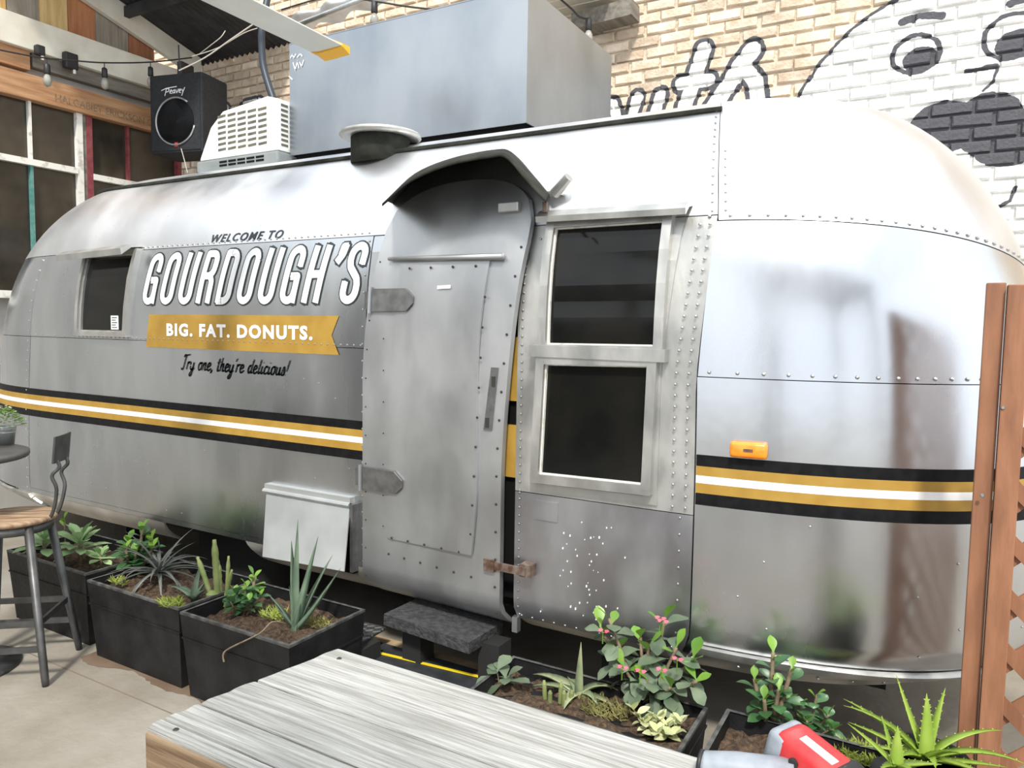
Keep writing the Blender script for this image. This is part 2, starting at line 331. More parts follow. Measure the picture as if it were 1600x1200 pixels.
for r in range(int(5.1/PZ)):
    z = .04+r*PZ
    for k in range(52):
        x = -8.1+k*PX+(PX/2 if r % 2 else 0)+random.uniform(-.006, .006); me, bb = random.choice(BV)
        if in_view(x, z) and nb < 300:
            o = data_obj('brick', me, None, wb); o.location = (x, WALL_Y+.012+random.uniform(-.003, .004), z+random.uniform(-.003, .003)); o.rotation_euler = (0, random.uniform(-.012, .012), 0); nb += 1
        elif z > 1.9 and -7.5 < x < 2.6: rest.add([v+Vector((x, WALL_Y+.012, z)) for v in bb.v], bb.f)
rest.obj('brick_field', M['brick'], wb, kind='stuff')
# left building: timber wall with old windows (plane x = WX)
WX = -6.5
def wl(px, py): p = at(px, py, X=WX); return p
def yz(px, py): p = wl(px, py); return p.y, p.z
b = MB(); b.box((WX-.25, -6, 0), (WX-.05, 5.1, 1.80)); b.box((WX-.25, -6, 3.36), (WX-.05, 5.1, 4.0)); b.box((WX-.25, -6, 1.8), (WX-.05, 2.6, 3.36)); wlft = b.obj('wall_left', M['clap']); struct(wlft, 'shaded timber building wall with old windows beside trailer tail', 'wall')
b = MB(); b.box((WX-1.2, 2.6, 1.7), (WX-1.15, 5.1, 3.4)); b.obj('dark_room_backing', M['hull'], wlft)
def hbeam(name, m, top, bot, y0, y1, d, label, num):
    (ya, za), (yb, zb) = yz(*top), yz(*bot)
    b = MB(); b.box((WX-.05, y0, zb), (WX+d, y1, za), None, .006); o = b.obj(name, m); return struct(o, label, 'beam'), zb, za
t1, hz0, hz1 = hbeam('trim_1', M['beam_o'], (120, 140), (120, 177), 2.3, 4.66, .06, 'orange-brown stamped timber header above old windows', 1)
t2, gz0, gz1 = hbeam('trim_2', M['beam_g'], (150, 103), (150, 135), 3.42, 4.70, .03, 'grey weathered board under cream beam, right piece', 2)
t3, _, _ = hbeam('trim_3', M['beam_o'], (40, 78), (40, 110), 2.3, 3.40, .032, 'rust brown board under cream beam, left piece', 3)
t4, wz0, wz1 = hbeam('trim_4', M['beam_w'], (120, 59), (120, 105), 2.3, 4.9, .08, 'cream painted horizontal gable beam above windows', 4)
# gable boards between beam and rake
ry0, rz0 = yz(125, 0); ry1, rz1 = yz(243, 80); sl_ = (rz1-rz0)/(ry1-ry0)
rake = lambda y: rz0+(y-ry0)*sl_
edges = [2.3, 2.75] + [yz(x, y)[0] for x, y in ((12, 20), (63, 25), (108, 40), (152, 60), (187, 70), (203, 75), (243, 90))]
for i in range(len(edges)-1):
    y0, y1 = edges[i]+.004, edges[i+1]-.004; m = [BOARDS[3], BOARDS[0], BOARDS[1], BOARDS[2], BOARDS[3], BOARDS[1], BOARDS[1], BOARDS[4]][i]
    zt = lambda y: min(rake(y), 5.2)+.05
    MB().prism([(WX-.02+.004*(i % 2), y0, wz1-.02), (WX-.02+.004*(i % 2), y1, wz1-.02), (WX-.02+.004*(i % 2), y1, zt(y1)), (WX-.02+.004*(i % 2), y0, zt(y0))], (-.025, 0, 0)).obj('gable_board', m, wlft)
b = MB(); ry2, rz2 = yz(178, 0); w_ = .30
q0, q1 = (ry0-1.2, rake(ry0-1.2)), (5.0, rake(5.0))
MB().prism([(WX+.05, q0[0], q0[1]), (WX+.05, q1[0], q1[1]), (WX+.05, q1[0], q1[1]+w_), (WX+.05, q0[0], q0[1]+w_)], (-.05, 0, 0)).obj('trim_5', M['beam_w']); struct(D.objects['trim_5'], 'cream sloping rake board under dark roof', 'trim')
# corrugated roof overhang
ez = at(316, 97, Y=5.05).z; rof = MB(); n = 180; x0, x1 = WX-.3, -5.2
top = lambda y: ez+(5.06-y)*(-sl_)
vs_, fs_ = [], []
for i in range(n+1):
    x = x0+(x1-x0)*i/n; dz = .014*math.sin(i*.785)
    vs_ += [(x, 5.09, top(5.09)+dz), (x, 2.7, top(2.7)+dz), (x, 5.09, top(5.09)+dz+.012), (x, 2.7, top(2.7)+dz+.012)]
for i in range(n): a = i*4; fs_ += [(a, a+4, a+5, a+1), (a+2, a+3, a+7, a+6)]
rf = mesh_obj('ceiling', vs_, fs_, M['roofdark']); struct(rf, 'dark corrugated roof underside above speaker corner', 'roof')
for yy in (2.8, 3.5, 4.2): MB().box((x0, yy, top(yy)-.12), (x1, yy+.05, top(yy)-.03)).obj('purlin', M['roofdark'], rf)
# windows in the left wall
def window(n, y0, y1, z0, z1, yms, ztr, mats, label):
    t = link(D.objects.new('window_%d' % n, None)); t.location = (WX, (y0+y1)/2, z0); struct(t, label, 'window'); off = t.location
    def pc(nm, a, c, m): return MB(off).box(a, c).obj(nm, m, t)
    f = .05
    pc('frame_jamb', (WX-.05, y0, z0), (WX+.02, y0+f, z1), mats[0]); pc('frame_jamb', (WX-.05, y1-f, z0), (WX+.02, y1, z1), mats[1])
    pc('sill', (WX-.05, y0, z0-.03), (WX+.05, y1, z0+.03), M['wframe'])
    ys = [y0+f]+yms+[y1-f]; zs = [z0+.03, ztr, z1]
    pc('transom', (WX-.05, y0+f, ztr-.025), (WX+.025, y1-f, ztr+.025), M['wframe'])
    for ym in yms:
        pc('muntin', (WX-.04, ym-.011, ztr), (WX+.01, ym+.011, z1), mats[2]); pc('muntin', (WX-.04, ym-.012, z0), (WX+.01, ym+.012, ztr), mats[3])
    for i in range(len(ys)-1):
        for k in range(2): pc('pane', (WX-.03, ys[i], zs[k]), (WX-.024, ys[i+1], zs[k+1]), M['oldglass'])
ztr = yz(60, 256)[1]
window(1, 2.62, yz(128, 230)[0], 1.80, hz0, [3.02, yz(47, 210)[0]], ztr, (M['wframe'], M['wframe'], M['wframe'], M['teal']), 'old window with white upper and teal lower glazing bars')
window(2, yz(134, 230)[0], 4.78, 1.80, hz0, [yz(200, 240)[0]], yz(190, 285)[1], (M['crimson'], M['crimson'], M['crimson'], M['wframe']), 'old window with crimson glazing bars behind the speaker')
MB().box((WX-.06, yz(128, 230)[0], 1.8), (WX+.01, yz(134, 230)[0], hz0)).obj('post', M['beam_g'], wlft)
# unseen screens and covers added behind the viewer for the aluminium to reflect
fen = thing('added_fence', 'brown plank screen added behind the viewer for the metal to reflect', 'added_fence', (-3, -5, 0))
for i in range(13):
    MB((-3, -5, 0)).box((-6.2+i*.25, -5.02, 0), (-6.2+i*.25+.24, -5, 2.1+.05*random.random())).obj('plank', M['added_fence'], fen)
pc_ = thing('added_cover', 'dark boarded roof added behind the viewer to reflect and shade', 'patio roof', (-4, -3.7, 0))  # added out of view to shade the floor and darken the reflection
for k in range(9): MB((-4, -3.7, 0)).box((-6.4+k*.4, -5, 2.95), (-6.4+k*.4+.39, -2.4, 2.98)).obj('roof_board', M['added_fence'], pc_)
for k in range(4): MB((-4, -3.7, 0)).box((-6.4, -4.9+k*.8, 2.80), (-2.8, -4.82+k*.8, 2.95)).obj('rafter', M['added_fence'], pc_)
for x, y in ((-6.2, -2.6), (-3.0, -2.6), (-6.2, -4.8), (-3.0, -4.8)): MB((-4, -3.7, 0)).box((x, y, 0), (x+.12, y+.12, 2.8)).obj('post', M['added_fence'], pc_)
pg = thing('added_pergola', 'dark timber frame added behind the viewer for the metal to reflect', 'added_pergola', (1, -2.6, 0))  # added out of view to put posts and beams in the reflection
for x, y in ((-.2, -1.6), (2.4, -1.0), (2.4, -3.8), (-.2, -3.8)): MB((1, -2.6, 0)).box((x, y, 0), (x+.14, y+.14, 2.9)).obj('post', M['added_fence'], pg)
for x in (-.2, 2.4): MB((1, -2.6, 0)).box((x, -4, 2.9), (x+.14, -.9, 3.1)).obj('beam', M['added_fence'], pg)
for k in range(5): MB((1, -2.6, 0)).box((-.5, -3.9+k*.75, 3.1), (2.9, -3.84+k*.75, 3.25)).obj('rafter', M['added_fence'], pg)
# ------------------------------------------------------------------ trailer surface
YC, ZT = 3.65, 2.6
XR_, ER, ZER, MR, NR = -.965, 1.394, .518, 2.93, 2.8
XL_, EL, ZEL, ML, NL = -4.571, 1.803, .487, 1.98, 2.98
def w_(z):
    if z < .47: return 1.05-.20*((.47-z)/.17)**2
    if z < 1.5: return 1.05
    t = min((z-1.5)/(ZT-1.5), 1); return 1.05*max(1-t**2.6, 0)**(1/2.6)
def e_(z, E, Z, m):
    t = min(max((z-Z)/(ZT-Z), 0), 1); lo = 1-.18*min(max((Z-z)/(Z-.4), 0), 1)**2
    return E*max(1-t**m, 0)**(1/m)*lo
# perimeter parameter q: X along the street side; beyond the ends an angle: q = XR + 2*theta/(pi/2)
def S0(q, z):
    w = w_(z); sp = lambda v, n: math.copysign(abs(v)**(2/n), v)
    if XL_ <= q <= XR_: return Vector((q, YC-w, z))
    if q > XR_: th = (q-XR_)/2*PI/2; return Vector((XR_+e_(z, ER, ZER, MR)*sp(math.sin(th), NR), YC-w*sp(math.cos(th), NR), z))
    th = (XL_-q)/2*PI/2; return Vector((XL_-e_(z, EL, ZEL, ML)*sp(math.sin(th), NL), YC-w*sp(math.cos(th), NL), z))
def SN(q, z):
    h = 2e-3; a = S0(q+h, z)-S0(q-h, z); c = S0(q, min(z+h, ZT-1e-4))-S0(q, z-h); n = a.cross(c)
    return n.normalized() if n.length > 1e-12 else Vector((0, 0, 1))
def S(q, z, d=0): return S0(q, z)+SN(q, z)*d
def side(px, py, d=0):
    """(X, z) of the street-side skin seen at a pixel"""
    Y = 2.6
    for _ in range(12): p = at(px, py, Y=Y); Y = YC-w_(min(max(p.z, .31), ZT-.01))-d
    return p.x, p.z
def q_of_x(X, z):
    if X <= XR_: return X
    e = e_(z, ER, ZER, MR); t = min((X-XR_)/e, .999); return XR_+math.asin(t**(NR/2))/(PI/2)*2
troot = thing('travel_trailer', 'silver riveted aluminium travel trailer with gold and black stripes', 'trailer', (-2.7, 3.65, 0))
TOFF = Vector((-2.7, 3.65, 0))
def patch(name, m, q0, q1, z0, z1, d=.003, nq=None, nz=12, parent=None, rim=.012, kind=None, label=None, zeta=None, off=None, smooth=True):
    """q0,q1,z0,z1 numbers or functions (q of t-height z; z of q)"""
    fz0 = z0 if callable(z0) else (lambda q: z0); fz1 = z1 if callable(z1) else (lambda q: z1)
    fq0 = q0 if callable(q0) else (lambda z: q0); fq1 = q1 if callable(q1) else (lambda z: q1)
    span = abs(fq1(1)-fq0(1)); nq = nq or max(4, int(span/.07))
    vs, fs = [], []; off = TOFF if off is None else off
    for j in range(nz+1):
        t = j/nz; t = math.sin(t*PI/2) if zeta else t
        for i in range(nq+1):
            s = i/nq; zg = (fz0((fq0(1)+fq1(1))/2)*(1-t)+fz1((fq0(1)+fq1(1))/2)*t)
            q = fq0(zg)*(1-s)+fq1(zg)*s; z = fz0(q)*(1-t)+fz1(q)*t
            vs.append(S(q, min(z, ZT-.0005), d)-off)
    for j in range(nz):
        for i in range(nq): a = j*(nq+1)+i; fs.append((a, a+1, a+nq+2, a+nq+1))
    if rim:
        bd = [(0, i) for i in range(nq)]+[(j, nq) for j in range(nz)]+[(nz, i) for i in range(nq, 0, -1)]+[(j, 0) for j in range(nz, 0, -1)]
        n0 = len(vs); cen = sum((vs[j*(nq+1)+i] for j, i in bd), Vector())/len(bd)
        for j, i in bd:
            t = j/nz; t = math.sin(t*PI/2) if zeta else t; s = i/nq; qa = (fq0(1)+fq1(1))/2
            zg = fz0(qa)*(1-t)+fz1(qa)*t; q = fq0(zg)*(1-s)+fq1(zg)*s; z = min(fz0(q)*(1-t)+fz1(q)*t, ZT-.0005)
            vs += [vs[j*(nq+1)+i].copy(), vs[j*(nq+1)+i]-SN(q, z)*rim]
        for k in range(len(bd)):
            k2 = (k+1) % len(bd); fs.append((n0+2*k2, n0+2*k, n0+2*k+1, n0+2*k2+1))
    o = mesh_obj(name, vs, fs, m, parent or troot, False, kind, label)
    if smooth:
        for pl in o.data.polygons[:nq*nz]: pl.use_smooth = True
    return o
G = .0016
Z1, Z2, Z3, ZB = 2.005, 1.493, .47, .315
XD0, XD1, XW = -2.252, -1.462, -.857
XT = -.803
XWz = lambda z: XW+(XT-XW)*min(1, max(0, (z-1.40)/.6))**1.3
QL, QR = XL_-4, XR_+4
# hull that closes the inside
def ring_hull():
    vs, fs = [], []; qs = [XL_-4*(1-i/16) for i in range(16)]+[XL_+(XR_-XL_)*i/20 for i in range(21)]+[XR_+4*i/16 for i in range(1, 17)]
    zs = [.47, .6, 1.0, 1.5, 1.8, 2.0, 2.2, 2.35, 2.45, 2.53, 2.575]
    for z in zs: vs += [S(q, z, -.03)-TOFF for q in qs]
    m = len(qs)
    for j in range(len(zs)-1):
        for i in range(m-1): fs.append((j*m+i, j*m+i+1, (j+1)*m+i+1, (j+1)*m+i))
        fs.append((j*m+m-1, j*m, (j+1)*m, (j+1)*m+m-1))
    fs.append(tuple(range(m))[::-1]); fs.append(tuple((len(zs)-1)*m+i for i in range(m)))
    return mesh_obj('inner_hull', vs, fs, M['hull'], troot)
ring_hull()
XC0 = -4.80
seamR = lambda q: 1.985-.19*max(0, min(1, (q-XW)/1.9))**1.6       # end-cap seam falls towards the nose
# street side panels
patch('body_panel', M['alu_l'], XC0+G, XD0-G, Z2+G, Z1-G)
patch('body_panel', M['alu_l'], XC0+G, XD0-G, Z3+.03, Z2-G, .001)
patch('body_panel', M['alu'], XL_-1.95, XC0-G, Z2+G, Z1-G, .002, nz=16)
patch('body_panel', M['alu'], XL_-1.95, XC0-G, Z3+G, Z2-G, .001, nz=16)
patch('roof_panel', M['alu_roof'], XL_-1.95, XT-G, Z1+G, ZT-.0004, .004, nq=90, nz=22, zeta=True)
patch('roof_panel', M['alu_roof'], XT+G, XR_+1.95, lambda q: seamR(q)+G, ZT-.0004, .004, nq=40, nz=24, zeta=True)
patch('body_panel', M['alu'], lambda z: XWz(z)+G, XR_+1.95, 1.435+G, lambda q: seamR(q)-G, .002, nq=36, nz=14)
patch('body_panel', M['alu'], XW+G, XR_+1.95, ZB+.10, 1.435-G, .001, nq=36, nz=16)
patch('body_panel', M['alu_frame'], XD1, lambda z: XWz(z)-G, .935+G, Z1-G, .002, label='riveted panel around the tall window')
patch('body_panel', M['alu_low'], XD1, XW-G, .40+G, .935-G, .002, label='scuffed grey panel under the tall window')
patch('rocker_panel', M['rocker'], XD1+.01, XW+.05, ZB, .40-G, .001, nz=5)
patch('body_panel', M['alu_l'], XD0+G, XD1-G, 1.93, Z1-G, .0)
patch('door_jamb', M['alu_door'], XD0+G, XD0+.14, .42, 1.93, .0)
# rear (wall side) panels
def far_patch(z0, z1, zeta):
    vs, fs = [], []; qs = [XR_+2*(.975+1.025*i/14) for i in range(15)]; ql = [XL_-2*(2-1.025*i/14) for i in range(15)]
    nz = 12
    for j in range(nz+1):
        t = math.sin(j/nz*PI/2) if zeta else j/nz; z = min(z0+(z1-z0)*t, ZT-.0005); vs += [S(q, z, .001)-TOFF for q in qs+ql]
    m = 30
    for j in range(nz):
        for i in range(m-1): fs.append((j*m+i, j*m+i+1, (j+1)*m+i+1, (j+1)*m+i))
    mesh_obj('rear_panel', vs, fs, M['alu'], troot, True)
far_patch(.42, Z1, False); far_patch(Z1, ZT, True)
# rockers either side of the wheel opening
ax0 = lambda z: -3.735+.0*z
def ax1(z): return -3.02-.07*max(0, (z-.40)/.1)+.16*max(0, (.36-z)/.06)
patch('rocker_panel', M['rocker'], -4.93, ax0, ZB+.03, Z3, .0, nz=6)
patch('rocker_panel', M['rocker'], ax1, XD0-G, ZB, Z3, .0, nz=8)
def arch_z(q): return Z3+.028
patch('wheel_arch_lip', M['alu_l'], -4.93, XD0-G, Z3+G, Z3+.03-G, .001, nz=2)
# wheel
wc = Vector((-3.40, 2.90, .33)); Rx = Matrix.Rotation(PI/2, 3, 'X')
b = MB(TOFF); b.lathe([(.20, -.09), (.30, -.10), (.33, -.07), (.335, 0), (.33, .07), (.30, .10), (.20, .09)], wc, 28, Rx); wh = b.obj('wheel', M['tyre'], troot, True)
b = MB(TOFF); b.lathe([(.05, -.10), (.19, -.095), (.20, -.08), (.20, .02)], wc, 24, Rx); b.obj('rim', M['hinge'], wh, True)
b = MB(TOFF); b.box((-5.6, 3.0, .28), (-.1, 3.1, .42)); b.box((-5.6, 4.2, .28), (-.1, 4.3, .42)); b.obj('chassis_rail', M['tyre'], troot)
for x in (-1.15, -4.7): b = MB(TOFF); b.box((x-.06, 2.95, 0), (x+.06, 3.08, .30)); b.obj('jack_stand', M['tyre'], troot)
# belt moulding round both ends
for q0, q1 in ((XW+.02, XR_+1.9), (XL_-1.9, -4.80)):
    left = q1 < -2
    for k, (z0, z1, d) in enumerate(((.44, .462, .014), (.405, .437, .008), (.37, .402, .004))):
        patch('belt_moulding', M['alu_frame'], q0, q1, z0, z1, d+.006, nq=30, nz=2, rim=.02)
# painted stripes
SB = [1.157, 1.117, 1.083, 1.056, 1.02, .977]; SM = ['black', 'gold', 'white', 'gold', 'black']
for q0, q1 in ((XL_-1.6, XD0-.004), (XW+.003, XR_+1.9)):
    for i in range(5): patch('stripe', M[SM[i]], q0, q1, SB[i+1], SB[i], .0045, nq=56, nz=2, rim=0, label='%s painted stripe band' % SM[i])
# roof rail
rail = [S(q, 2.452, .012)-TOFF for q in [XL_-.75+i*(XR_+.17-XL_+.75)/40 for i in range(41)]]
MB().tube(rail, .011, 6).obj('roof_rail', M['awning'], troot)
# rivets
riv = MB()
def rivet(p, n, r=.0055):
    n = n.normalized(); a = n.orthogonal().normalized(); c = n.cross(a); vs = []
    for rr, h in ((1, 0), (.75, .55)): vs += [p+(a*math.cos(k*PI/3)+c*math.sin(k*PI/3))*r*rr+n*r*h for k in range(6)]
    vs.append(p+n*r*.8); fs = [(k, (k+1) % 6, (k+1) % 6+6, k+6) for k in range(6)]+[(k+6, (k+1) % 6+6, 12) for k in range(6)]
    riv.add([v-TOFF for v in vs], fs)
def rrow(f, n, d=.004, r=.0055):
    for i in range(n): q, z = f(i/(n-1)); rivet(S(q, z, d), SN(q, z), r)
lin = lambda a, c: (lambda t: (a[0]+(c[0]-a[0])*t, a[1]+(c[1]-a[1])*t))
rrow(lin((XC0+.6, Z1+.014), (XD0-.03, Z1+.014)), 46, .005); rrow(lin((XC0+.05, Z2+.013), (XD0-.03, Z2+.013)), 62)
for z in (.6, .7): pass
rrow(lin((XD0-.02, .5), (XD0-.02, 1.98)), 20, .004); rrow(lin((XC0-.02, .5), (XC0-.02, 1.98)), 24)
rrow(lin((XD1+.022, .42), (XD1+.022, 1.98)), 46); rrow(lin((XD1+.022, .93), (XD1+.075, 1.95)), 2)
for off_ in (.018, .045): rrow(lambda t: (XWz(.96+1.01*t)-off_, .96+1.01*t), 26, .0115, .006)
rrow(lin((XW-.03, .43), (XW-.03, .92)), 9); rrow(lin((XD1+.03, .415), (XW-.03, .415)), 12)
rrow(lambda t: (XW+.03+t*2.1, seamR(XW+.03+t*2.1)+.016), 36, .006, .007)
rrow(lambda t: (XW+.03+t*2.1, 1.452), 30, .004, .007)
rrow(lin((-.82, 2.02), (-.82, 2.45)), 14, .006); rrow(lin((-.78, 2.02), (-.78, 2.25)), 8, .006)
rrow(lin((XW+.03, .418), (XR_+1.7, .418)), 12, .016, .006)
for _ in range(46):
    q, z = random.uniform(XC0+.1, XD0-.1), random.choice([random.uniform(.52, .95), random.uniform(1.18, 1.45), random.uniform(2.05, 2.2)]); rivet(S(q, z, .002), SN(q, z), .004)
for _ in range(12): q, z = random.uniform(XW+.1, .6), random.uniform(.5, .95); rivet(S(q, z, .002), SN(q, z), .004)
riv.obj('rivets', M['rivet'], troot, kind='stuff')
b = MB(TOFF)   # paint specks on the scuffed panel
for _ in range(45):
    x, z = random.gauss(-1.13, .06), random.uniform(.45, .85); s_ = random.uniform(.0008, .0026)
    b.box((x-s_, 2.5955, z-s_*1.6), (x+s_, 2.5985, z+s_*1.6))
b.obj('paint_specks', M['white'], troot, kind='stuff')
# ---- flat print: stroke lettering laid on the skin
def ribbon(mb, pts, hw, step, conv, d):
    pts = [Vector((p[0], p[1])) for p in pts]; res = [pts[0]]
    for i in range(len(pts)-1):
        L_ = (pts[i+1]-pts[i]).length; n = max(1, int(math.ceil(L_/step)))
        res += [pts[i].lerp(pts[i+1], k/n) for k in range(1, n+1)]
    for i in range(len(res)-1):
        a, c = res[i], res[i+1]
        if (c-a).length < 1e-7: continue
        t = (c-a).normalized(); nrm = Vector((-t.y, t.x))*hw
        mb.add([conv(*p, d) for p in (a-nrm, c-nrm, c+nrm, a+nrm)], [(0, 1, 2, 3)])
    for p in res[1:-1]: mb.add([conv(p.x+hw*math.cos(k*PI/4), p.y+hw*math.sin(k*PI/4), d) for k in range(8)], [tuple(range(8))])
def arc(cx, cy, rx, ry, a0, a1, n=8): return [(cx+rx*math.cos(math.radians(a0+(a1-a0)*i/n)), cy+ry*math.sin(math.radians(a0+(a1-a0)*i/n))) for i in range(n+1)]
RY = .17
GL = {'O': [arc(.5, 1-RY, .5, RY, 0, 180)+arc(.5, RY, .5, RY, 180, 360)+[(1, 1-RY)]],
      'U': [[(0, 1)]+arc(.5, RY, .5, RY, 180, 360)+[(1, 1)]],
      'G': [[(1, .70)]+arc(.5, 1-RY, .5, RY, 0, 180)+arc(.5, RY, .5, RY, 180, 330)+[(1, .2), (1, .47), (.55, .47)], [(1, .25), (1, 0)]],
      'R': [[(0, 0), (0, 1), (.5, 1)]+arc(.5, .83, .5, .17, 90, 0, 5)+[(1, .7)]+arc(.5, .7, .5, .17, 0, -90, 5)+[(.1, .53)], [(.5, .53)]+arc(.5, .36, .5, .17, 90, 0, 5)+[(1, 0)]],
      'D': [[(0, 0), (0, 1), (.45, 1)]+arc(.45, 1-RY, .55, RY, 90, 0, 6)+arc(.45, RY, .55, RY, 0, -90, 6)+[(0, 0)]],
      'H': [[(0, 0), (0, 1)], [(1, 0), (1, 1)], [(0, .5), (1, .5)]],
      "'": [[(.35, 1), (.30, .86), (.05, .74)], [(.35, 1), (.2, 1), (.18, .88)]],
      'S': [[(1, .70)]+arc(.5, 1-RY, .5, RY, 0, 180)+[(.02, .72), (.15, .61), (.85, .40), (.98, .29)]+arc(.5, RY, .5, RY, 0, -180)+[(0, .30)]]}
skin = lambda X, z, d: Vector((X, YC-w_(z)-d, z))-TOFF
xa, za = side(226, 470); xe, ze = side(552, 470); zb_, zt_ = 1.712, 1.962; word = "GOURDOUGH'S"; adv = [1, 1, 1, 1, 1, 1, 1, 1, 1, .52, 1]
tot = sum(adv)-.55; pit = (xe-xa)/tot; wd_ = pit*.49; x = xa
zsl = .21
for ch, a_ in zip(word, adv):
    outl, fill = MB(), MB()
    for st in GL[ch]:
        q = [(x+px_*wd_+(zb_+pz_*(zt_-zb_)-zb_)*zsl, zb_+pz_*(zt_-zb_)) for px_, pz_ in st]
        lng = [(q[0][0]+(q[0][0]-q[1][0])*0, q[0][1])]+q[1:]
        def ext(pts, e):
            p = [Vector(v) for v in pts]; p[0] = p[0]+(p[0]-p[1]).normalized()*e; p[-1] = p[-1]+(p[-1]-p[-2]).normalized()*e; return p
        closed = ch == 'O'
        ribbon(outl, q if closed else ext(q, .020), .0265, .02, skin, .005); ribbon(fill, q if closed else ext(q, .012), .0185, .02, skin, .0068)
    x += pit*a_
    lo_ = outl.obj('letter_outline', M['ink'], troot, label='charcoal outline of a large shop name letter'); fill.obj('letter_face', M['white'], lo_, label='white slanted letter of the shop name')
def text_mesh(s, size, bold=0, shear=0, space=1.0):
    cu = D.curves.new('t', 'FONT'); cu.body = s; cu.size = size; cu.offset = bold; cu.shear = shear; cu.space_character = space; cu.resolution_u = 3
    o = link(D.objects.new('t', cu)); dg = bpy.context.evaluated_depsgraph_get(); dg.update(); me = D.meshes.new_from_object(o.evaluated_get(dg))
    v = [x.co.copy() for x in me.vertices]; f = [tuple(p.vertices) for p in me.polygons]; D.objects.remove(o); D.curves.remove(cu); D.meshes.remove(me); return v, f
def skin_text(name, s, x0, x1, z0, z1, m, d, bold, shear, space=1.1, label=None):
    v, f = text_mesh(s, 1, bold, shear, space); mnx = min(p.x for p in v); mxx = max(p.x for p in v); mny = min(p.y for p in v); mxy = max(p.y for p in v)
    vs = [skin(x0+(p.x-mnx)/(mxx-mnx)*(x1-x0), z0+(p.y-mny)/(mxy-mny)*(z1-z0), d) for p in v]
    xs = sorted((min(v[i].x for i in q), max(v[i].x for i in q)) for q in f); cuts = []; hi = xs[0][1]
    for a, c in xs:
        if a-hi > .16: cuts.append((a+hi)/2)
        hi = max(hi, c)
    for w in range(len(cuts)+1):      # one part per word
        fw = [q for q in f if sum(v[q[0]].x > c for c in cuts) == w]; ids = sorted({i for q in fw for i in q}); mp = {i: k for k, i in enumerate(ids)}
        mesh_obj(name, [vs[i] for i in ids], [tuple(mp[i] for i in q) for q in fw], m, troot, label=label)
wx0, wz_0 = side(331, 377); wx1, wz_1 = side(442, 373)
skin_text('lettering', 'WELCOME TO', wx0, wx1, 2.022, 2.066, M['ink'], .0065, .022, .25, 1.25, 'small charcoal slanted word above the shop name')
# gold banner with notched ends
bz0, bz1 = 1.458, 1.64; bx0, bx1 = side(232, 520)[0], side(523, 525)[0]
vs_, fs_ = [], []; n = 24
for j in range(9):
    z = bz0+(bz1-bz0)*j/8; k = 1-abs(j/4-1)
    for i in range(n+1): vs_.append(skin((bx0-.015+.03*j/8+.035*k*0)*(1-i/n)+(bx1+.03-.045*k)*(i/n), z, .0055))
for j in range(8):
    for i in range(n): a = j*(n+1)+i; fs_.append((a, a+1, a+n+2, a+n+1))
mesh_obj('banner', vs_, fs_, M['gold'], troot, True, label='gold painted banner with notched end')
tx0, tx1 = side(262, 520)[0], side(490, 522)[0]
skin_text('lettering', 'BIG. FAT. DONUTS.', tx0, tx1, 1.522, 1.592, M['white'], .0075, .045, 0, 1.2, 'white capital word on the gold banner')
# script line
SG = {'T': ([[(.0, .15), (.05, .0), (.25, .1), (.45, 1.5), (.5, 1.75)], [(.2, 1.45), (.3, 1.75), (.6, 1.72), (1.0, 1.8)]], .75),
 'r': ([[(0, 0), (.12, .9), (.2, .75), (.35, .95), (.5, .85)]], .5), 'y': ([[(.05, .9), (.05, .2), (.2, .02), (.4, .25), (.5, .9)], [(.5, .9), (.38, -.3), (.2, -.75), (.02, -.6), (.3, -.1), (.6, .2)]], .68),
 'o': ([[(.3, .92), (.08, .7), (.05, .25), (.2, .0), (.42, .2), (.48, .65), (.3, .92), (.6, .85)]], .62), 'n': ([[(0, 0), (.1, .9)], [(.05, .5), (.3, .92), (.42, .75), (.36, .15), (.5, .05), (.62, .2)]], .66),
 'e': ([[(.05, .4), (.4, .6), (.38, .88), (.2, .92), (.05, .5), (.12, .08), (.3, .02), (.55, .3)]], .58), ',': ([[(.12, .12), (.1, -.05), (.02, -.25)]], .3), ' ': ([], .5),
 't': ([[(.25, 1.5), (.1, .3), (.2, .02), (.42, .2)], [(.0, 1.02), (.45, 1.1)]], .45), 'h': ([[(.0, 0), (.2, 1.6)], [(.06, .5), (.3, .92), (.42, .75), (.36, .15), (.5, .05), (.62, .2)]], .66),
 "'": ([[(.25, 1.6), (.12, 1.25)]], .28), 'd': ([[(.42, .75), (.25, .92), (.06, .6), (.06, .2), (.2, .02), (.4, .3)], [(.62, 1.6), (.42, .3), (.5, .05), (.65, .2)]], .7),
 'l': ([[(.3, 1.6), (.1, .3), (.18, .03), (.38, .25)]], .4), 'i': ([[(.12, .9), (.06, .25), (.16, .03), (.36, .25)], [(.18, 1.25), (.2, 1.33)]], .4), 'c': ([[(.42, .75), (.3, .92), (.1, .7), (.05, .25), (.2, .02), (.5, .25)]], .5),
 'u': ([[(.1, .9), (.06, .25), (.2, .02), (.4, .25), (.48, .9)], [(.48, .9), (.42, .2), (.52, .03), (.66, .2)]], .68), 's': ([[(0, .1), (.28, .95), (.38, .5), (.35, .12), (.18, .0), (.05, .1)]], .48), '!': ([[(.35, 1.7), (.16, .45)], [(.08, .1), (.1, .02)]], .4)}
scr = MB(); sx0, sx1 = side(284, 578)[0], side(450, 582)[0]; phrase = "Try one, they're delicious!"; tw = sum(SG[c][1] for c in phrase); u = (sx1-sx0)/tw; x = sx0; sh = .045
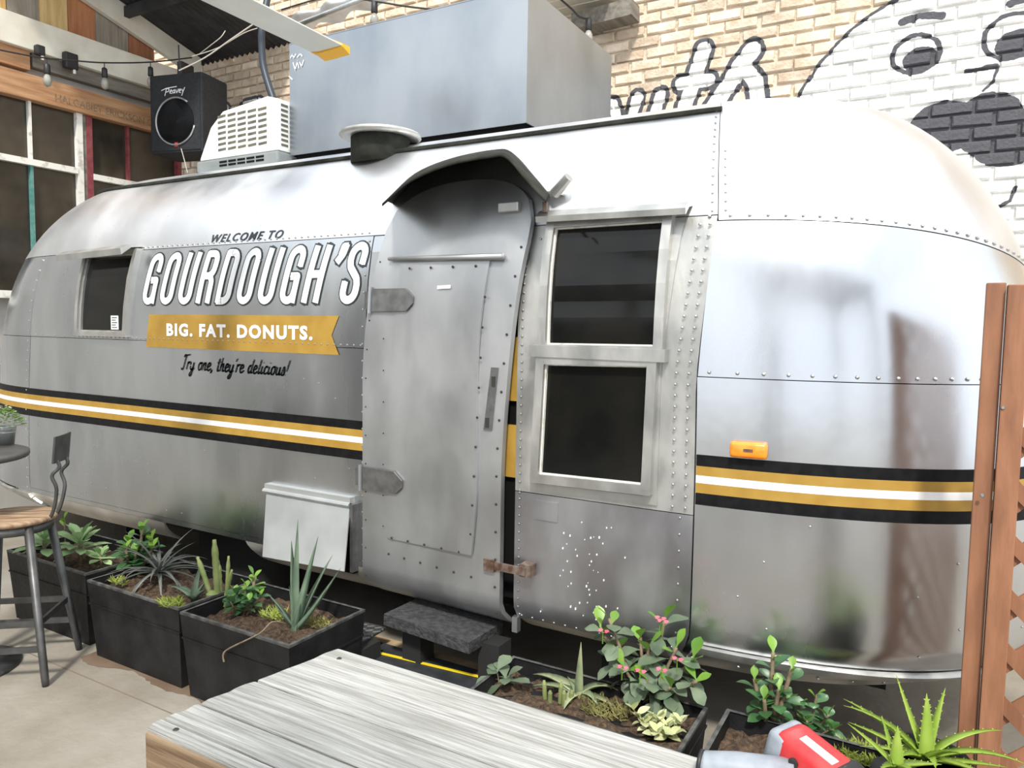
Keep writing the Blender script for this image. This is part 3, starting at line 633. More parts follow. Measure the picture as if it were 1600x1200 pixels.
for c in phrase:
    for st in SG[c][0]:
        q = [(x+(p[0]+p[1]*.22)*u, 1.345+p[1]*sh) for p in st]; q = [tuple(v)[:2] for v in smooth_path([(a, b_, 0) for a, b_ in q], 4)] if len(q) > 2 else q
        ribbon(scr, q, .0037, .05, skin, .004)
    x += SG[c][1]*u
    if c in ' !': scr.obj('lettering', M['ink'], troot, label='thin black cursive word under the banner'); scr = MB()
# ---- door, hinged on its left edge and slightly ajar
HX = XD0+.005; hinge_p = Vector((HX, 2.6, 0))
door_z = lambda X: 2.0+.235*max(0, 1-abs((X+1.80)/.44)**2.6)**(1/2.2)
def dskin(X, z, d): return Vector((X, YC-w_(max(z, .302))-d, z))-hinge_p
vs_, fs_ = [], []; NX, NZ = 22, 40; DX0, DX1 = XD0+.004, -1.385
def dxr(z): return -1.500+.085*min(1, max(0, (z-1.0)/.95))**1.5
def dxl(z): return XD0+.004+.085*min(1, max(0, (z-1.35)/.65))**1.6
for j in range(NZ+1):
    for i in range(NX+1):
        t = j/NZ; zb = .335 if True else 0
        s = i/NX; zz = zb+(2.02-zb)*t
        X = dxl(zz)*(1-s)+dxr(zz)*s
        if t > .78:
            k = (t-.78)/.22; Xm = dxl(2.02)*(1-s)+dxr(2.02)*s; topz = 2.02+.205*max(0, 1-abs(2*s-1)**2.4)**(1/2.0)
            zz0 = zb+(2.02-zb)*.78; zz = zz0+(topz-zz0)*k; X = dxl(min(zz, 2.02))*(1-s)+dxr(min(zz, 2.02))*s
        bul = .03-.02*max(0, (.45-zz)/.12)
        vs_.append(dskin(X, zz, bul))
for j in range(NZ):
    for i in range(NX): a = j*(NX+1)+i; fs_.append((a, a+1, a+NX+2, a+NX+1))
n0 = len(vs_); per = [i for i in range(NX+1)]+[j*(NX+1)+NX for j in range(1, NZ+1)]+[NZ*(NX+1)+i for i in range(NX-1, -1, -1)]+[j*(NX+1) for j in range(NZ-1, 0, -1)]
for k in per: vs_ += [vs_[k].copy(), vs_[k]+Vector((0, .028, 0))]
for k in range(len(per)): k2 = (k+1) % len(per); fs_.append((n0+2*k2, n0+2*k, n0+2*k+1, n0+2*k2+1))
door = mesh_obj('door', vs_, fs_, M['alu_door'], troot, False, label='weathered aluminium door with arched top standing ajar')
for pl in door.data.polygons[:NX*NZ]: pl.use_smooth = True
door.location = hinge_p-TOFF; door.rotation_euler = (0, 0, -math.radians(1.6))
def dpt(px, py): return side(px, py, .03)
# patch sheet on the door
pc = [dpt(*p) for p in ((607, 840), (743, 865), (769, 406), (629, 412))]
vs_, fs_ = [], []; n, m_ = 6, 14
for j in range(m_+1):
    for i in range(n+1):
        s, t = i/n, j/m_; X = (pc[0][0]*(1-t)+pc[3][0]*t)*(1-s)+(pc[1][0]*(1-t)+pc[2][0]*t)*s; z = (pc[0][1]*(1-t)+pc[3][1]*t)*(1-s)+(pc[1][1]*(1-t)+pc[2][1]*t)*s
        X += .012*math.sin(t*7)*s; vs_.append(dskin(X, z, .036+.006*s+.003*math.sin(t*9+1)*s))
for j in range(m_):
    for i in range(n): a = j*(n+1)+i; fs_.append((a, a+1, a+n+2, a+n+1))
k0 = len(vs_); per = [i for i in range(n+1)]+[j*(n+1)+n for j in range(1, m_+1)]+[m_*(n+1)+i for i in range(n-1, -1, -1)]+[j*(n+1) for j in range(m_-1, 0, -1)]
for k in per: vs_ += [vs_[k].copy(), vs_[k]+Vector((0, .012, 0))]
for k in range(len(per)): k2 = (k+1) % len(per); fs_.append((k0+2*k2, k0+2*k, k0+2*k+1, k0+2*k2+1))
ps = mesh_obj('patch_sheet', vs_, fs_, M['alu_door'], door)
for pl in ps.data.polygons[:n*m_]: pl.use_smooth = True
bolts = MB()
def dbolt(X, z, d, r=.006):
    p = dskin(X, z, d); bolts.lathe([(r, 0), (r*.7, r*.7)], p, 6, Matrix.Rotation(PI/2, 3, 'X'))
for k in range(4): s = (k+.5)/4; dbolt(pc[3][0]*(1-s)+pc[2][0]*s, 1.845, .042)
for k in range(9): t = (k+.5)/9; dbolt(-1.66+.06*t+.02, .68+1.1*t, .044)
for k in range(5): s = (k+.5)/5; dbolt(-2.11*(1-s)-1.65*s, .655, .042)
for k in range(6): dbolt(-2.09+.09*k, .575-.004*k, .031)
for k in range(14): z = .42+k*.115; dbolt(dxr(z)-.022, z, .031)
for k in range(12): z = .45+k*.13; dbolt(dxl(z)+.02, z, .031, .004)
for k in range(8): dbolt(-2.115+.0*k, .7+k*.14, .04, .004)
bolts.obj('door_bolts', M['bolt'], door, kind='stuff')
b = MB(); (lx0, lz0), (lx1, lz1) = dpt(612, 405), dpt(794, 402)
b.tube([dskin(lx0, lz0, .045), dskin(-1.8, (lz0+lz1)/2, .052), dskin(lx1, lz1, .05)], [.009, .011, .014], 8); b.obj('drip_rail', M['alu_door'], door, True)
for nm, c in (('tape', (700, 449)),): X, z = dpt(*c); v = MB(); v.add([dskin(X-.035, z-.008, .045), dskin(X+.035, z-.006, .047), dskin(X+.035, z+.008, .047), dskin(X-.035, z+.006, .045)], [(0, 1, 2, 3)]); v.obj('white_tape', M['white'], door)
for px_, py_ in ((612, 469), (596, 750)):       # strap hinges
    X, z = dpt(px_, py_); b = MB(); h = .05
    pl = [dskin(X-.10, z-h, .042), dskin(X+.10, z-h*.95, .048), dskin(X+.135, z-h*.3, .048), dskin(X+.135, z+h*.3, .048), dskin(X+.09, z+h, .048), dskin(X-.10, z+h, .042)]
    b.prism(pl, (0, .006, 0)); hg = b.obj('hinge', M['hinge'], door)
    b = MB(); b.tube([dskin(X-.115, z-h-.01, .04), dskin(X-.115, z+h+.01, .04)], .010, 8); b.obj('hinge_pin', M['chrome'], hg)
    b = MB(); b.prism([dskin(X-.155, z-h*.8, .03), dskin(X-.12, z-h*.8, .04), dskin(X-.12, z+h*.8, .04), dskin(X-.155, z+h*.8, .03)], (0, .01, 0)); b.obj('hinge_leaf', M['hinge'], hg)
# handle recess plate
(hx0, hz_0), (hx1, hz_1) = dpt(765, 671), dpt(780, 574)
b = MB(); b.prism([dskin(hx0-.014, hz_0, .036), dskin(hx0+.026, hz_0, .036), dskin(hx1+.012, hz_1, .036), dskin(hx1-.022, hz_1, .036)], (0, .006, 0)); hp = b.obj('lock_plate', M['hinge'], door)
for k in (0, 3): t = .12+.22*k; X = hx0*(1-t)+hx1*t; z = hz_0*(1-t)+hz_1*t; MB().box(tuple(dskin(X-.008, z-.02, .040)), tuple(dskin(X+.008, z+.02, .036))).obj('lock_slot', M['bolt'], hp)
X, z = dpt(808, 326); b = MB(); b.box(tuple(dskin(X-.065, z-.018, .05)), tuple(dskin(X+.03, z+.02, .032)), None, .004); hs = b.obj('hasp', M['alu_frame'], door)
b = MB(); b.box(tuple(dskin(X-.055, z-.006, .054)), tuple(dskin(X-.015, z+.007, .049))); b.obj('hasp_slot', M['hinge'], hs)
# latch bridging the gap, and gold edge of the open door frame
b = MB(TOFF); X0, z0_ = side(768, 877); X1, z1_ = side(838, 880); b.box((X0, 2.535, z0_-.022), (X0+.05, 2.555, z0_+.028)); b.box((X0+.04, 2.54, z0_-.012), (X1-.02, 2.552, z0_+.02)); b.box((X1-.05, 2.55, z0_-.02), (X1, 2.60, z0_+.03)); b.obj('hasp_latch', M['rust'], troot, label='rusty latch strap across the door gap')
b = MB(TOFF); b.box((-1.58, 2.612, .985), (-1.43, 2.64, 1.20)); b.box((-1.58, 2.612, 1.30), (-1.42, 2.64, 1.56)); b.obj('door_jamb_stripe', M['gold'], troot)
b = MB(TOFF); b.box((-1.475, 2.61, .335), (-1.45, 2.64, .40)); b.obj('jamb_clip', M['chrome'], troot)
# ---- tall two-part window
def frame_bar(b, p, q, w, d0, d1):
    (xa, za), (xb, zb) = p, q; dx, dz = xb-xa, zb-za; L_ = math.hypot(dx, dz); k_ = (w/2-.001)/L_ if abs(dx) > abs(dz) else 0; d1 = d1-.0012 if abs(dx) > abs(dz) else d1; xa, za, xb, zb = xa-dx*k_, za-dz*k_, xb+dx*k_, zb+dz*k_; dx, dz = xb-xa, zb-za; L_ = math.hypot(dx, dz); nx, nz = -dz/L_*w/2, dx/L_*w/2; n = max(1, int(L_/.12))
    for k in range(n):
        a = (xa+dx*k/n, za+dz*k/n); c = (xa+dx*(k+1)/n, za+dz*(k+1)/n)
        vs = [Vector((X+sx*nx, YC-w_(z+sx*nz)-d, z+sx*nz)) for (X, z) in (a, c) for sx, d in ((-1, d0), (1, d0), (1, d1), (-1, d1))]
        b.add(vs, [(0, 1, 5, 4), (1, 2, 6, 5), (2, 3, 7, 6), (3, 0, 4, 7)] + ([(0, 3, 2, 1)] if k == 0 else []) + ([(4, 5, 6, 7)] if k == n-1 else []))
def trailer_window(label, corners, mid=None, bar=.035, d=.03):
    BL_, BR_, TR_, TL_ = [side(*c, d) for c in corners]; b = MB(TOFF)
    for p, q in ((BL_, BR_), (BR_, TR_), (TR_, TL_), (TL_, BL_)): frame_bar(b, p, q, bar, 0, d+.014)
    fr = b.obj('window_frame', M['alu_frame'], troot, label=label)
    n = 8; vs, fs = [], []
    for j in range(n+1):
        for i in range(2):
            t = j/n; a = [BL_[k]*(1-t)+TL_[k]*t for k in (0, 1)]; c = [BR_[k]*(1-t)+TR_[k]*t for k in (0, 1)]; q = a if i == 0 else c; vs.append(Vector((q[0], YC-w_(q[1])-.012, q[1]))-TOFF)
    for j in range(n): fs.append((j*2, j*2+1, j*2+3, j*2+2))
    mesh_obj('pane', vs, fs, M['glass'], fr); b = MB(TOFF)
    for p, q, s in ((BL_, BR_, 1), (BR_, TR_, 1), (TR_, TL_, 1), (TL_, BL_, 1)):
        cx = sum(v[0] for v in (BL_, BR_, TR_, TL_))/4; cz = sum(v[1] for v in (BL_, BR_, TR_, TL_))/4; k = .93
        frame_bar(b, (cx+(p[0]-cx)*k, cz+(p[1]-cz)*k), (cx+(q[0]-cx)*k, cz+(q[1]-cz)*k), .012, .01, d-.004)
    b.obj('inner_bead', M['wframe'] if bar > .03 else M['alu_frame'], fr); return fr
wf = trailer_window('upper sash of the tall window', ((848, 545), (1029, 549), (1045, 337), (862, 350)))
trailer_window('lower sash of the tall window', ((836, 747), (1010, 766), (1020, 565), (846, 562)))
b = MB(TOFF); frame_bar(b, side(838, 548, .03), side(1032, 556, .03), .045, 0, .05); b.obj('window_rail', M['alu_frame'], troot)
b = MB(TOFF); frame_bar(b, (XW-.032, .965), (XW-.032, 1.44), .055, 0, .010); frame_bar(b, (XW-.032, 1.44), (XWz(1.985)-.032, 1.985), .055, 0, .010); b.obj('edge_strip', M['alu_frame'], troot)
b = MB(TOFF); frame_bar(b, side(835, 760, .0), side(1022, 782, .0), .03, 0, .012); b.obj('window_apron', M['alu_frame'], troot)
def eyebrow(label, l, r, dep, th=.012, sag=0):
    (xa, za), (xb, zb) = side(*l), side(*r); n = 10; prof = lambda s: (xa*(1-s)+xb*s, za*(1-s)+zb*s-sag*(1-s)**3)
    vs, fs = [], []
    for i in range(n+1):
        X, z = prof(i/n); y = YC-w_(z)
        vs += [Vector(p)-TOFF for p in ((X, y+.004, z+.035), (X, y-dep*.6, z+.026), (X, y-dep, z), (X, y-dep+.004, z-th), (X, y-dep*.5, z+.01), (X, y+.004, z+.02))]
    for i in range(n):
        for k in range(6): a = i*6; fs.append((a+k, a+(k+1) % 6, a+6+(k+1) % 6, a+6+k))
    fs += [tuple(range(6))[::-1], tuple(n*6+k for k in range(6))]
    return mesh_obj('drip_cap', vs, fs, M['alu_frame'], troot, label=label)
eyebrow('bent drip cap over the tall window', (852, 343), (1082, 330), .085, .022)
# ---- small window at the tail
trailer_window('small window frame near the trailer tail', ((121, 521), (196, 523), (214, 392), (136, 398)), None, .028, .03)
eyebrow('crumpled drip cap over the small window', (121, 402), (222, 391), .13, .035)
X, z = side(180, 504, .012); MB(TOFF).box((X-.035, YC-w_(z)-.016, z-.04), (X+.035, YC-w_(z)-.0135, z+.04)).obj('sticker', M['paper'], troot, label='small pale sticker inside the small window')
b = MB(TOFF)
for k in range(5): b.box((X-.025, YC-w_(z)-.0175, z+.026-k*.014), (X+.025-.012*(k % 2), YC-w_(z)-.0165, z+.031-k*.014))
b.obj('sticker_print', M['hinge'], troot)
# ---- vent flap propped open
(fx0, fz0_), (fx1, fz1_) = side(424, 772), side(551, 787)
b = MB(TOFF); b.box((fx0+.02, 2.575, .44), (fx1+.03, 2.60, .765)); vb = b.obj('vent_opening', M['hull'], troot)
b = MB(TOFF); f0, f1 = at(414, 869, Y=2.50), at(541, 892, Y=2.50)
b.prism([(fx0, 2.575, .765), (fx1+.01, 2.575, .765), (f1.x, 2.49, f1.z), (f0.x, 2.49, f0.z)], (0, -.006, .002)); vf = b.obj('vent_flap', M['alu_flap'], troot, label='pale hinged vent flap propped open')
b = MB(TOFF); b.box((fx0-.01, 2.565, .762), (fx1+.015, 2.60, .80)); b.tube([(fx0-.015, 2.565, .765), (fx1+.015, 2.565, .765)], .012, 8); b.obj('flap_hinge', M['alu_flap'], troot)
b = MB(TOFF); b.box((fx1+.018, 2.56, .45), (fx1+.035, 2.6, .77)); b.obj('vent_side', M['hinge'], troot)
# ---- marker lamps, plate, pipe
o = S(q_of_x(-.545, 1.19), 1.19, .0); nrm = SN(q_of_x(-.545, 1.19), 1.19)
mk = MB(); bm_ = Matrix.Translation(o-TOFF) @ Matrix.Rotation(math.atan2(nrm.x, -nrm.y), 4, 'Z'); mk.box((-.062, -.032, -.028), (.062, .002, .028), bm_, .012); am = mk.obj('marker_lamp', M['orange'], troot, True, label='amber side marker lamp above the stripe')
mk = MB(); mk.box((-.016, -.034, -.004), (.016, -.031, .006), bm_); mk.obj('lens_mark', M['rust'], am)
def _px(p): v = p-CAM0; return 800+FPX*v.dot(CR)/v.dot(CF)
q = min((XL_-k*.01 for k in range(150)), key=lambda k: abs(_px(S(k, 1.19))-19)); o = S(q, 1.19); nrm = SN(q, 1.19); bm_ = Matrix.Translation(o-TOFF) @ Matrix.Rotation(math.atan2(nrm.x, -nrm.y), 4, 'Z'); mk = MB(); mk.box((-.045, -.03, -.03), (.045, .002, .03), bm_, .01); mk.obj('marker_lamp', M['red'], troot, True, label='small red marker lamp at the tail')
(ax_, az_), (bx_, bz_) = side(836, 810), side(873, 786); MB(TOFF).box((ax_, 2.592, az_), (bx_, 2.599, bz_)).obj('number_plate', M['alu_low'], troot)
p0 = at(866, 303, Y=2.66); p1 = at(889, 277, Y=2.64); b = MB(TOFF); b.tube([p0, p1], [.022, .020], 10); b.box(tuple(p0+Vector((-.03, -.005, -.005))), tuple(p0+Vector((.03, .06, .012)))); b.obj('vent_spout', M['alu_frame'], troot)
p = at(852, 320, Y=2.60); b = MB(TOFF); b.tube([p+Vector((0, 0, -.03)), p+Vector((0, 0, .01))], .012, 8); b.obj('rusty_stub', M['rust'], troot)
# ---- hood over the door
opx = [(597, 318), (640, 281), (700, 255), (765, 242), (791, 243), (822, 278), (853, 312)]
outer = [at(x, y, Y=2.40) for x, y in opx]; ipx = [(604, 330), (645, 288), (700, 266), (765, 253), (795, 258), (825, 290), (850, 320)]
inner = []
for x, y in ipx: X, z = side(x+8, y-16); inner.append(Vector((X, YC-w_(z)+.01, z)))
o_, i_ = smooth_path(outer, 5), smooth_path(inner, 5); mid = [(a+c)/2+Vector((0, 0, .015)) for a, c in zip(o_, i_)]; vs_, fs_ = [], []; n = len(o_)
for k in range(n): vs_ += [v-TOFF for v in (o_[k], mid[k], i_[k], i_[k]-Vector((0, 0, .012)), mid[k]-Vector((0, 0, .012)), o_[k]-Vector((0, 0, .012)))]
for k in range(n-1):
    for j in range(6): a = k*6; fs_.append((a+j, a+(j+1) % 6, a+6+(j+1) % 6, a+6+j))
fs_ += [tuple(range(6))[::-1], tuple((n-1)*6+j for j in range(6))]
mesh_obj('door_hood', vs_, fs_, M['awning'], troot, True, label='dark tarnished hood arching over the door')
# ---- roof vent stack
vc = at(597, 238, Y=3.02); b = MB(TOFF); b.lathe([(.150, 2.42), (.150, 2.545), (.145, 2.55)], (vc.x-.01, 3.02, 0), 24); st = b.obj('roof_vent', M['awning'], troot, True, label='dark grey round roof vent stack')
b = MB(TOFF); b.lathe([(.15, 2.55), (.185, 2.545), (.208, 2.556), (.205, 2.57), (.19, 2.575), (.05, 2.578)], (vc.x-.01, 3.02, 0), 28); b.obj('vent_cap', M['alu_frame'], st, True)
# ------------------------------------------------------------------ on the roof
a, c, d_ = at(453, 242, Y=3.4), at(822, 193, Y=3.4), at(829, -12, Y=3.4)
bxz0, bxz1 = 2.645, at(508, 56, Y=3.4).z; bx = thing('steel_hood_box', 'large brushed steel box standing on the trailer roof', 'steel box', (a.x, 3.4, bxz0))
off = (a.x, 3.4, bxz0); ydep = 4.50
MB(off).box((a.x, 3.402, bxz0), (c.x-.003, 3.41, bxz1)).obj('front_sheet', M['steel'], bx)
MB(off).box((c.x-.008, 3.40, bxz0), (c.x, ydep, bxz1)).obj('side_sheet', M['steel'], bx)
MB(off).box((a.x, 3.41, bxz0), (a.x+.008, ydep, bxz1)).obj('side_sheet', M['steel'], bx)
MB(off).box((a.x, ydep, bxz0), (c.x, ydep+.008, bxz1)).obj('back_sheet', M['steel'], bx)
MB(off).box((a.x, 3.4, bxz1), (c.x, ydep, bxz1+.006)).obj('top_sheet', M['steel'], bx)
b = MB(off); b.box((a.x+.03, 3.43, 2.58), (c.x-.03, ydep-.05, bxz0+.01)); b.obj('mounting_curb', M['hull'], bx)
g = MB(off); x0, z0 = a.x+.05, bxz1-.10      # white scrawled writing in the top left corner
for k, st in enumerate(([(0, .03), (.03, .06), (.05, .02), (.08, .06)], [(.1, .02), (.14, .05), (.17, .02)], [(.04, -.02), (.07, -.10), (.10, -.02), (.12, -.09)], [(.13, -.03), (.16, -.08), (.19, -.02)], [(-.02, -.15), (.03, -.19)])):
    ribbon(g, [(x0-.04+p[0]*.6, z0+p[1]*.6) for p in st], .004, .1, lambda X, z, d: Vector((X, 3.40-d, z)), .001)
g.obj('scrawl', M['white'], bx)
# air conditioner
ac0 = at(309, 265, Y=3.32); X0, X1, ZA = ac0.x, a.x-.012, 2.575; acl = (X0+.4, 3.5, ZA)
ac = thing('air_conditioner', 'white rooftop air conditioner with louvred front on grey base', 'air conditioner', acl)
def bevobj(name, poly, dvec, bev, m, parent, off):
    b = MB(off).prism(poly, dvec); me = D.meshes.new(name); me.from_pydata([tuple(v) for v in b.v], [], b.f); bm = bmesh.new(); bm.from_mesh(me); bmesh.ops.recalc_face_normals(bm, faces=bm.faces[:])
    bmesh.ops.bevel(bm, geom=bm.edges[:], offset=bev, segments=2, affect='EDGES', profile=.6); bm.to_mesh(me); bm.free(); return data_obj(name, me, m, parent)
bevobj('shroud', [(X0+.01, 3.32, ZA+.09), (X1, 3.32, ZA+.09), (X1, 3.32, ZA+.40), (X1-.10, 3.32, ZA+.43), (X0+.25, 3.32, ZA+.39), (X0+.13, 3.32, ZA+.30)], (0, .62, 0), .02, M['acwhite'], ac, acl)
bevobj('base', [(X0, 3.31, ZA+.02), (X0+.06, 3.31, ZA-.02), (X1-.06, 3.31, ZA-.02), (X1, 3.31, ZA+.02), (X1, 3.31, ZA+.088), (X0, 3.31, ZA+.088)], (0, .64, 0), .012, M['acgrey'], ac, acl)
sx0, sx1, sz0, sz1 = X0+.20, X1-.09, ZA+.13, ZA+.375
for i in range(5):
    for j in range(7):
        xa = sx0+(sx1-sx0)*i/5; za = sz0+(sz1-sz0)*j/7
        MB(acl).prism([(xa+.008, 3.317, za+.006), (xa+(sx1-sx0)/5-.012, 3.317, za+.006+.004), (xa+(sx1-sx0)/5-.012, 3.317, za+.025), (xa+.008, 3.317, za+.021)], (0, .01, 0)).obj('louvre_slot', M['slot'], ac)
for j in range(9): MB(acl).box((X1-.005, 3.34, ZA+.12+j*.03), (X1+.003, 3.395, ZA+.135+j*.03)).obj('louvre_slot', M['slot'], ac)
for i in range(5):
    for j in range(2): xa = sx0+.03+i*.085; MB(acl).box((xa, 3.307, ZA+.035+j*.022), (xa+.07, 3.312, ZA+.047+j*.022)).obj('base_slot', M['hull'], ac)
hp = [at(x, y, Y=3.75) for x, y in ((410, 40), (409, 70), (411, 100), (418, 128), (428, 158))]
tag(MB().tube(smooth_path([hp[0]+Vector((-.02, .1, .35))]+hp, 5), .024, 10).obj('hose', M['hose'], None, True), 'dark blue flexible hose rising from the air conditioner', 'hose')
# ------------------------------------------------------------------ loudspeaker
sp = at(275, 177, Y=4.25); SPO = Vector((sp.x, 4.25, sp.z)); s = thing('loudspeaker', 'black loudspeaker cabinet hung in the roof corner', 'loudspeaker', tuple(SPO), math.radians(14))
wv, hv, dv = .27, .335, .34
bevobj('cabinet', [(-wv, 0, -hv), (wv, 0, -hv), (wv, 0, hv), (-wv, 0, hv)], (0, dv, 0), .015, M['spk'], s, (0, 0, 0))
MB().box((-wv+.02, -.006, -hv+.02), (wv-.02, .002, hv-.02), None, .003).obj('grille', M['spk'], s)
cz, cr = -.07, .20
ring = [(cr*math.cos(t)*1.0, -.010, cz+cr*math.sin(t)) for t in [math.radians(50+i*9) for i in range(34)]]
MB().tube(ring, .010, 6).obj('speaker_ring', M['chrome'], s, True)
MB().lathe([(.19, 0), (.15, .01), (.05, .03), (.01, .02)], (0, -.006, cz), 28, Matrix.Rotation(-PI/2, 3, 'X')).obj('cone', M['slot'] if False else M['cable'], s, True)
lg = MB()
for st in ([(-.105, .15), (-.085, .215)], [(-.14, .198), (-.085, .215), (.02, .222)], [(-.085, .213), (-.058, .206), (-.066, .186), (-.095, .181)], [(-.052, .181), (-.030, .187), (-.036, .199), (-.050, .191), (-.053, .172), (-.030, .167)],
           [(-.004, .196), (-.020, .190), (-.022, .169), (-.004, .172), (-.002, .196), (.002, .166)], [(.010, .198), (.020, .168), (.038, .202)], [(.042, .182), (.062, .188), (.056, .200), (.044, .190), (.042, .172), (.062, .168)], [(.072, .198), (.082, .172), (.102, .210)], [(.082, .172), (.070, .142)]):
    ribbon(lg, st, .0032, .2, lambda X, z, d: Vector((X, -.008-d, z)), .001)
lg.obj('logo', M['white'], s, label='jagged white maker logo')
MB().box((-.012, -.012, -.285), (.02, -.006, -.25)).obj('badge', M['redp'], s)
MB().box((-.02, .05, hv), (.03, .20, hv+.12)).obj('bracket', M['cable'], s)
# ------------------------------------------------------------------ wires, string lights, fan
def bulb(p, par, off, sc=1):
    b = MB(off); b.lathe([(.012*sc, 0), (.022*sc, -.01), (.024*sc, -.075*sc), (.017*sc, -.085*sc)], p, 10); so_ = b.obj('socket', M['cable'], par, True)
    b = MB(off); q = Vector(p)-Vector((0, 0, .08*sc)); b.lathe([(.014*sc, 0), (.028*sc, -.03*sc), (.032*sc, -.055*sc), (.024*sc, -.085*sc), (.006*sc, -.098*sc)], q, 12); b.obj('bulb', M['bulb'], par, True)
cpx = [(-20, 74), (40, 86), (73, 91), (108, 94), (163, 98), (235, 97), (300, 90)]; cp = [at(x, y, X=-6.15) for x, y in cpx]
sroot = thing('string_lights', 'black string lights sagging along the cream beam', 'string lights', tuple(cp[0])); off = cp[0]
MB(off).tube(smooth_path(cp, 5), .006, 6).obj('cord', M['cable'], sroot)
for x, y in ((73, 91), (163, 98), (235, 97)): p = at(x, y, X=-6.15); MB(off).tube([p, p-Vector((0, 0, .05))], .004, 5).obj('drop', M['cable'], sroot); bulb(p-Vector((0, 0, .04)), sroot, off)
s2 = thing('string_lights', 'black string lights running above the steel box', 'string lights', tuple(at(500, 8, Y=4.6))); off = at(500, 8, Y=4.6)
c2 = [at(x, y, Y=4.6) for x, y in ((440, 15), (520, -6), (585, 2), (650, 12), (760, 22))]; MB(off).tube(smooth_path(c2, 5), .007, 6).obj('cord', M['cable'], s2); p = at(585, 2, Y=4.6); bulb(p, s2, off, 1.1)
s3 = thing('string_lights', 'single bulb on black cord under the wooden eave', 'string lights', tuple(at(880, 5, Y=4.7))); off = at(880, 5, Y=4.7)
c3_ = [at(x, y, Y=4.72) for x, y in ((868, -8), (893, 14), (905, 26), (920, 30))]; MB(off).tube(smooth_path(c3_, 5), .007, 6).obj('cord', M['cable'], s3); bulb(at(920, 28, Y=4.72), s3, off, 1.0)
def wire(name, label, pts, Y, r, m): tag(MB().tube(smooth_path([at(x, y, Y=Y+k*.02) for k, (x, y) in enumerate(pts)], 4), r, 5).obj(name, m), label, 'wire')
wire('wire', 'pale twisted wire slanting from speaker up to the roof', [(280, 110), (320, 90), (360, 62), (398, 36)], 4.0, .006, M['wire'])
wire('wire', 'thinner pale wire beside the slanting one', [(300, 88), (340, 75), (380, 52), (402, 44)], 4.15, .004, M['wire'])
wire('wire', 'short frayed wire hanging above the speaker', [(312, 84), (330, 70), (345, 58), (352, 48)], 4.3, .004, M['wire'])
wire('cable', 'thin black cable dropping behind the string lights', [(279, 70), (280, 92), (283, 112), (284, 118)], 4.1, .006, M['cable'])
wire('wire', 'thin red and white lead trailing below the speaker', [(283, 232), (288, 250), (293, 270)], 4.1, .004, M['wire'])
for (x, y, w, h, lab) in ((50, 82, 13, 34, 'small black box screwed to the cream beam, rounder one'), (98, 98, 20, 26, 'small black box screwed to the cream beam, square one')):
    p = wl(x, y); q = wl(x+w, y); k = abs(q.y-p.y)/2; b = MB(tuple(p)); b.box((WX+.08, p.y-k, p.z-k*1.3), (WX+.14, p.y+k, p.z+k*1.1), None, .012); jb = thing('junction_box', lab, 'junction box', tuple(p)); b.obj('box', M['cable'], jb)
    MB(tuple(p)).lathe([(.012, 0), (.012, .03)], (WX+.12, p.y+k*.5, p.z-k*1.3-.03), 8).obj('sensor', M['wframe'], jb)
# fan
FZ = 2.98; e0, e1, e2, e3 = [at(x, y, Z=FZ) for x, y in ((500, 88), (536, 72), (390, 0), (318, 0))]
tip = (e0+e1)/2; root_ = (e2+e3)/2; dr = (root_-tip).normalized(); wdt = (e1-e0).length; hub = tip+dr*2.3
lat = Vector((-dr.y, dr.x, 0)); lat = lat if lat.dot(e1-e0) > 0 else -lat; wdt = max(.14, abs((e1-e0).dot(lat)))
fan = thing('ceiling_fan', 'large ceiling fan with pale blades and yellow tips', 'ceiling fan', tuple(hub))
def blade(ang):
    R_ = Matrix.Rotation(ang, 3, 'Z'); pr = [(-.5, .0), (-.25, .028), (.1, .032), (.5, .006), (.5, 0), (.1, -.004), (-.25, -.006)]
    vs, fs = [], []
    for k in range(2):
        c_ = -dr*(.18 if k == 0 else 2.27)
        vs += [R_ @ (c_+lat*(p[0]*wdt)+Vector((0, 0, p[1]))) for p in pr]
    n = len(pr); fs = [(i, (i+1) % n, n+(i+1) % n, n+i) for i in range(n)]+[tuple(range(n))[::-1], tuple(range(n, 2*n))]
    bl = mesh_obj('blade', vs, fs, M['fan'], fan)
    vs = [R_ @ (-dr*c+lat*(p[0]*wdt*1.06)+Vector((0, 0, p[1]*1.5-(.028 if i > 3 else 0)*(1 if c > 2.29 else .2)))) for c in (2.262, 2.315) for i, p in enumerate(pr)]; mesh_obj('blade_tip', vs, fs, M['fantip'], bl)
for k in (0, 2, 4): blade(k*PI/3)
MB().lathe([(.06, -.06), (.19, -.05), (.20, .04), (.10, .09), (.05, .25), (.04, 2.2)], (0, 0, 0), 24).obj('motor_hub', M['fan'], fan, True)
# tarp and eave at the top of the wall
tpo = at(500, 20, Y=4.9); tr_ = thing('tarp', 'pale crumpled tarp draped along the wall top', 'tarp', tuple(tpo)); vs_, fs_ = [], []; n = 40
for i in range(n+1):
    t = i/n; lo = at(448+230*t, 58-78*t+3*math.sin(t*23), Y=4.95); hi = at(448+230*t, 28-85*t, Y=4.80)
    for k in range(6): f = k/5; p = lo.lerp(hi, f); p.y -= .05*math.sin(f*PI)+.03*math.sin(t*31+f*5); vs_.append(p-tpo)
for i in range(n):
    for k in range(5): a_ = i*6+k; fs_.append((a_, a_+6, a_+7, a_+1))
mesh_obj('sheet', vs_, fs_, M['tarp'], tr_, True)
MB(tpo).tube([at(448, 46, Y=4.72), at(620, -22, Y=4.72)], .022, 8).obj('pole', M['zinc'], tr_, True)
ev = thing('wooden_eave', 'short wooden eave with dark beam high on brick wall', 'eave', tuple(at(940, 20, Y=5.0))); off = at(940, 20, Y=5.0)
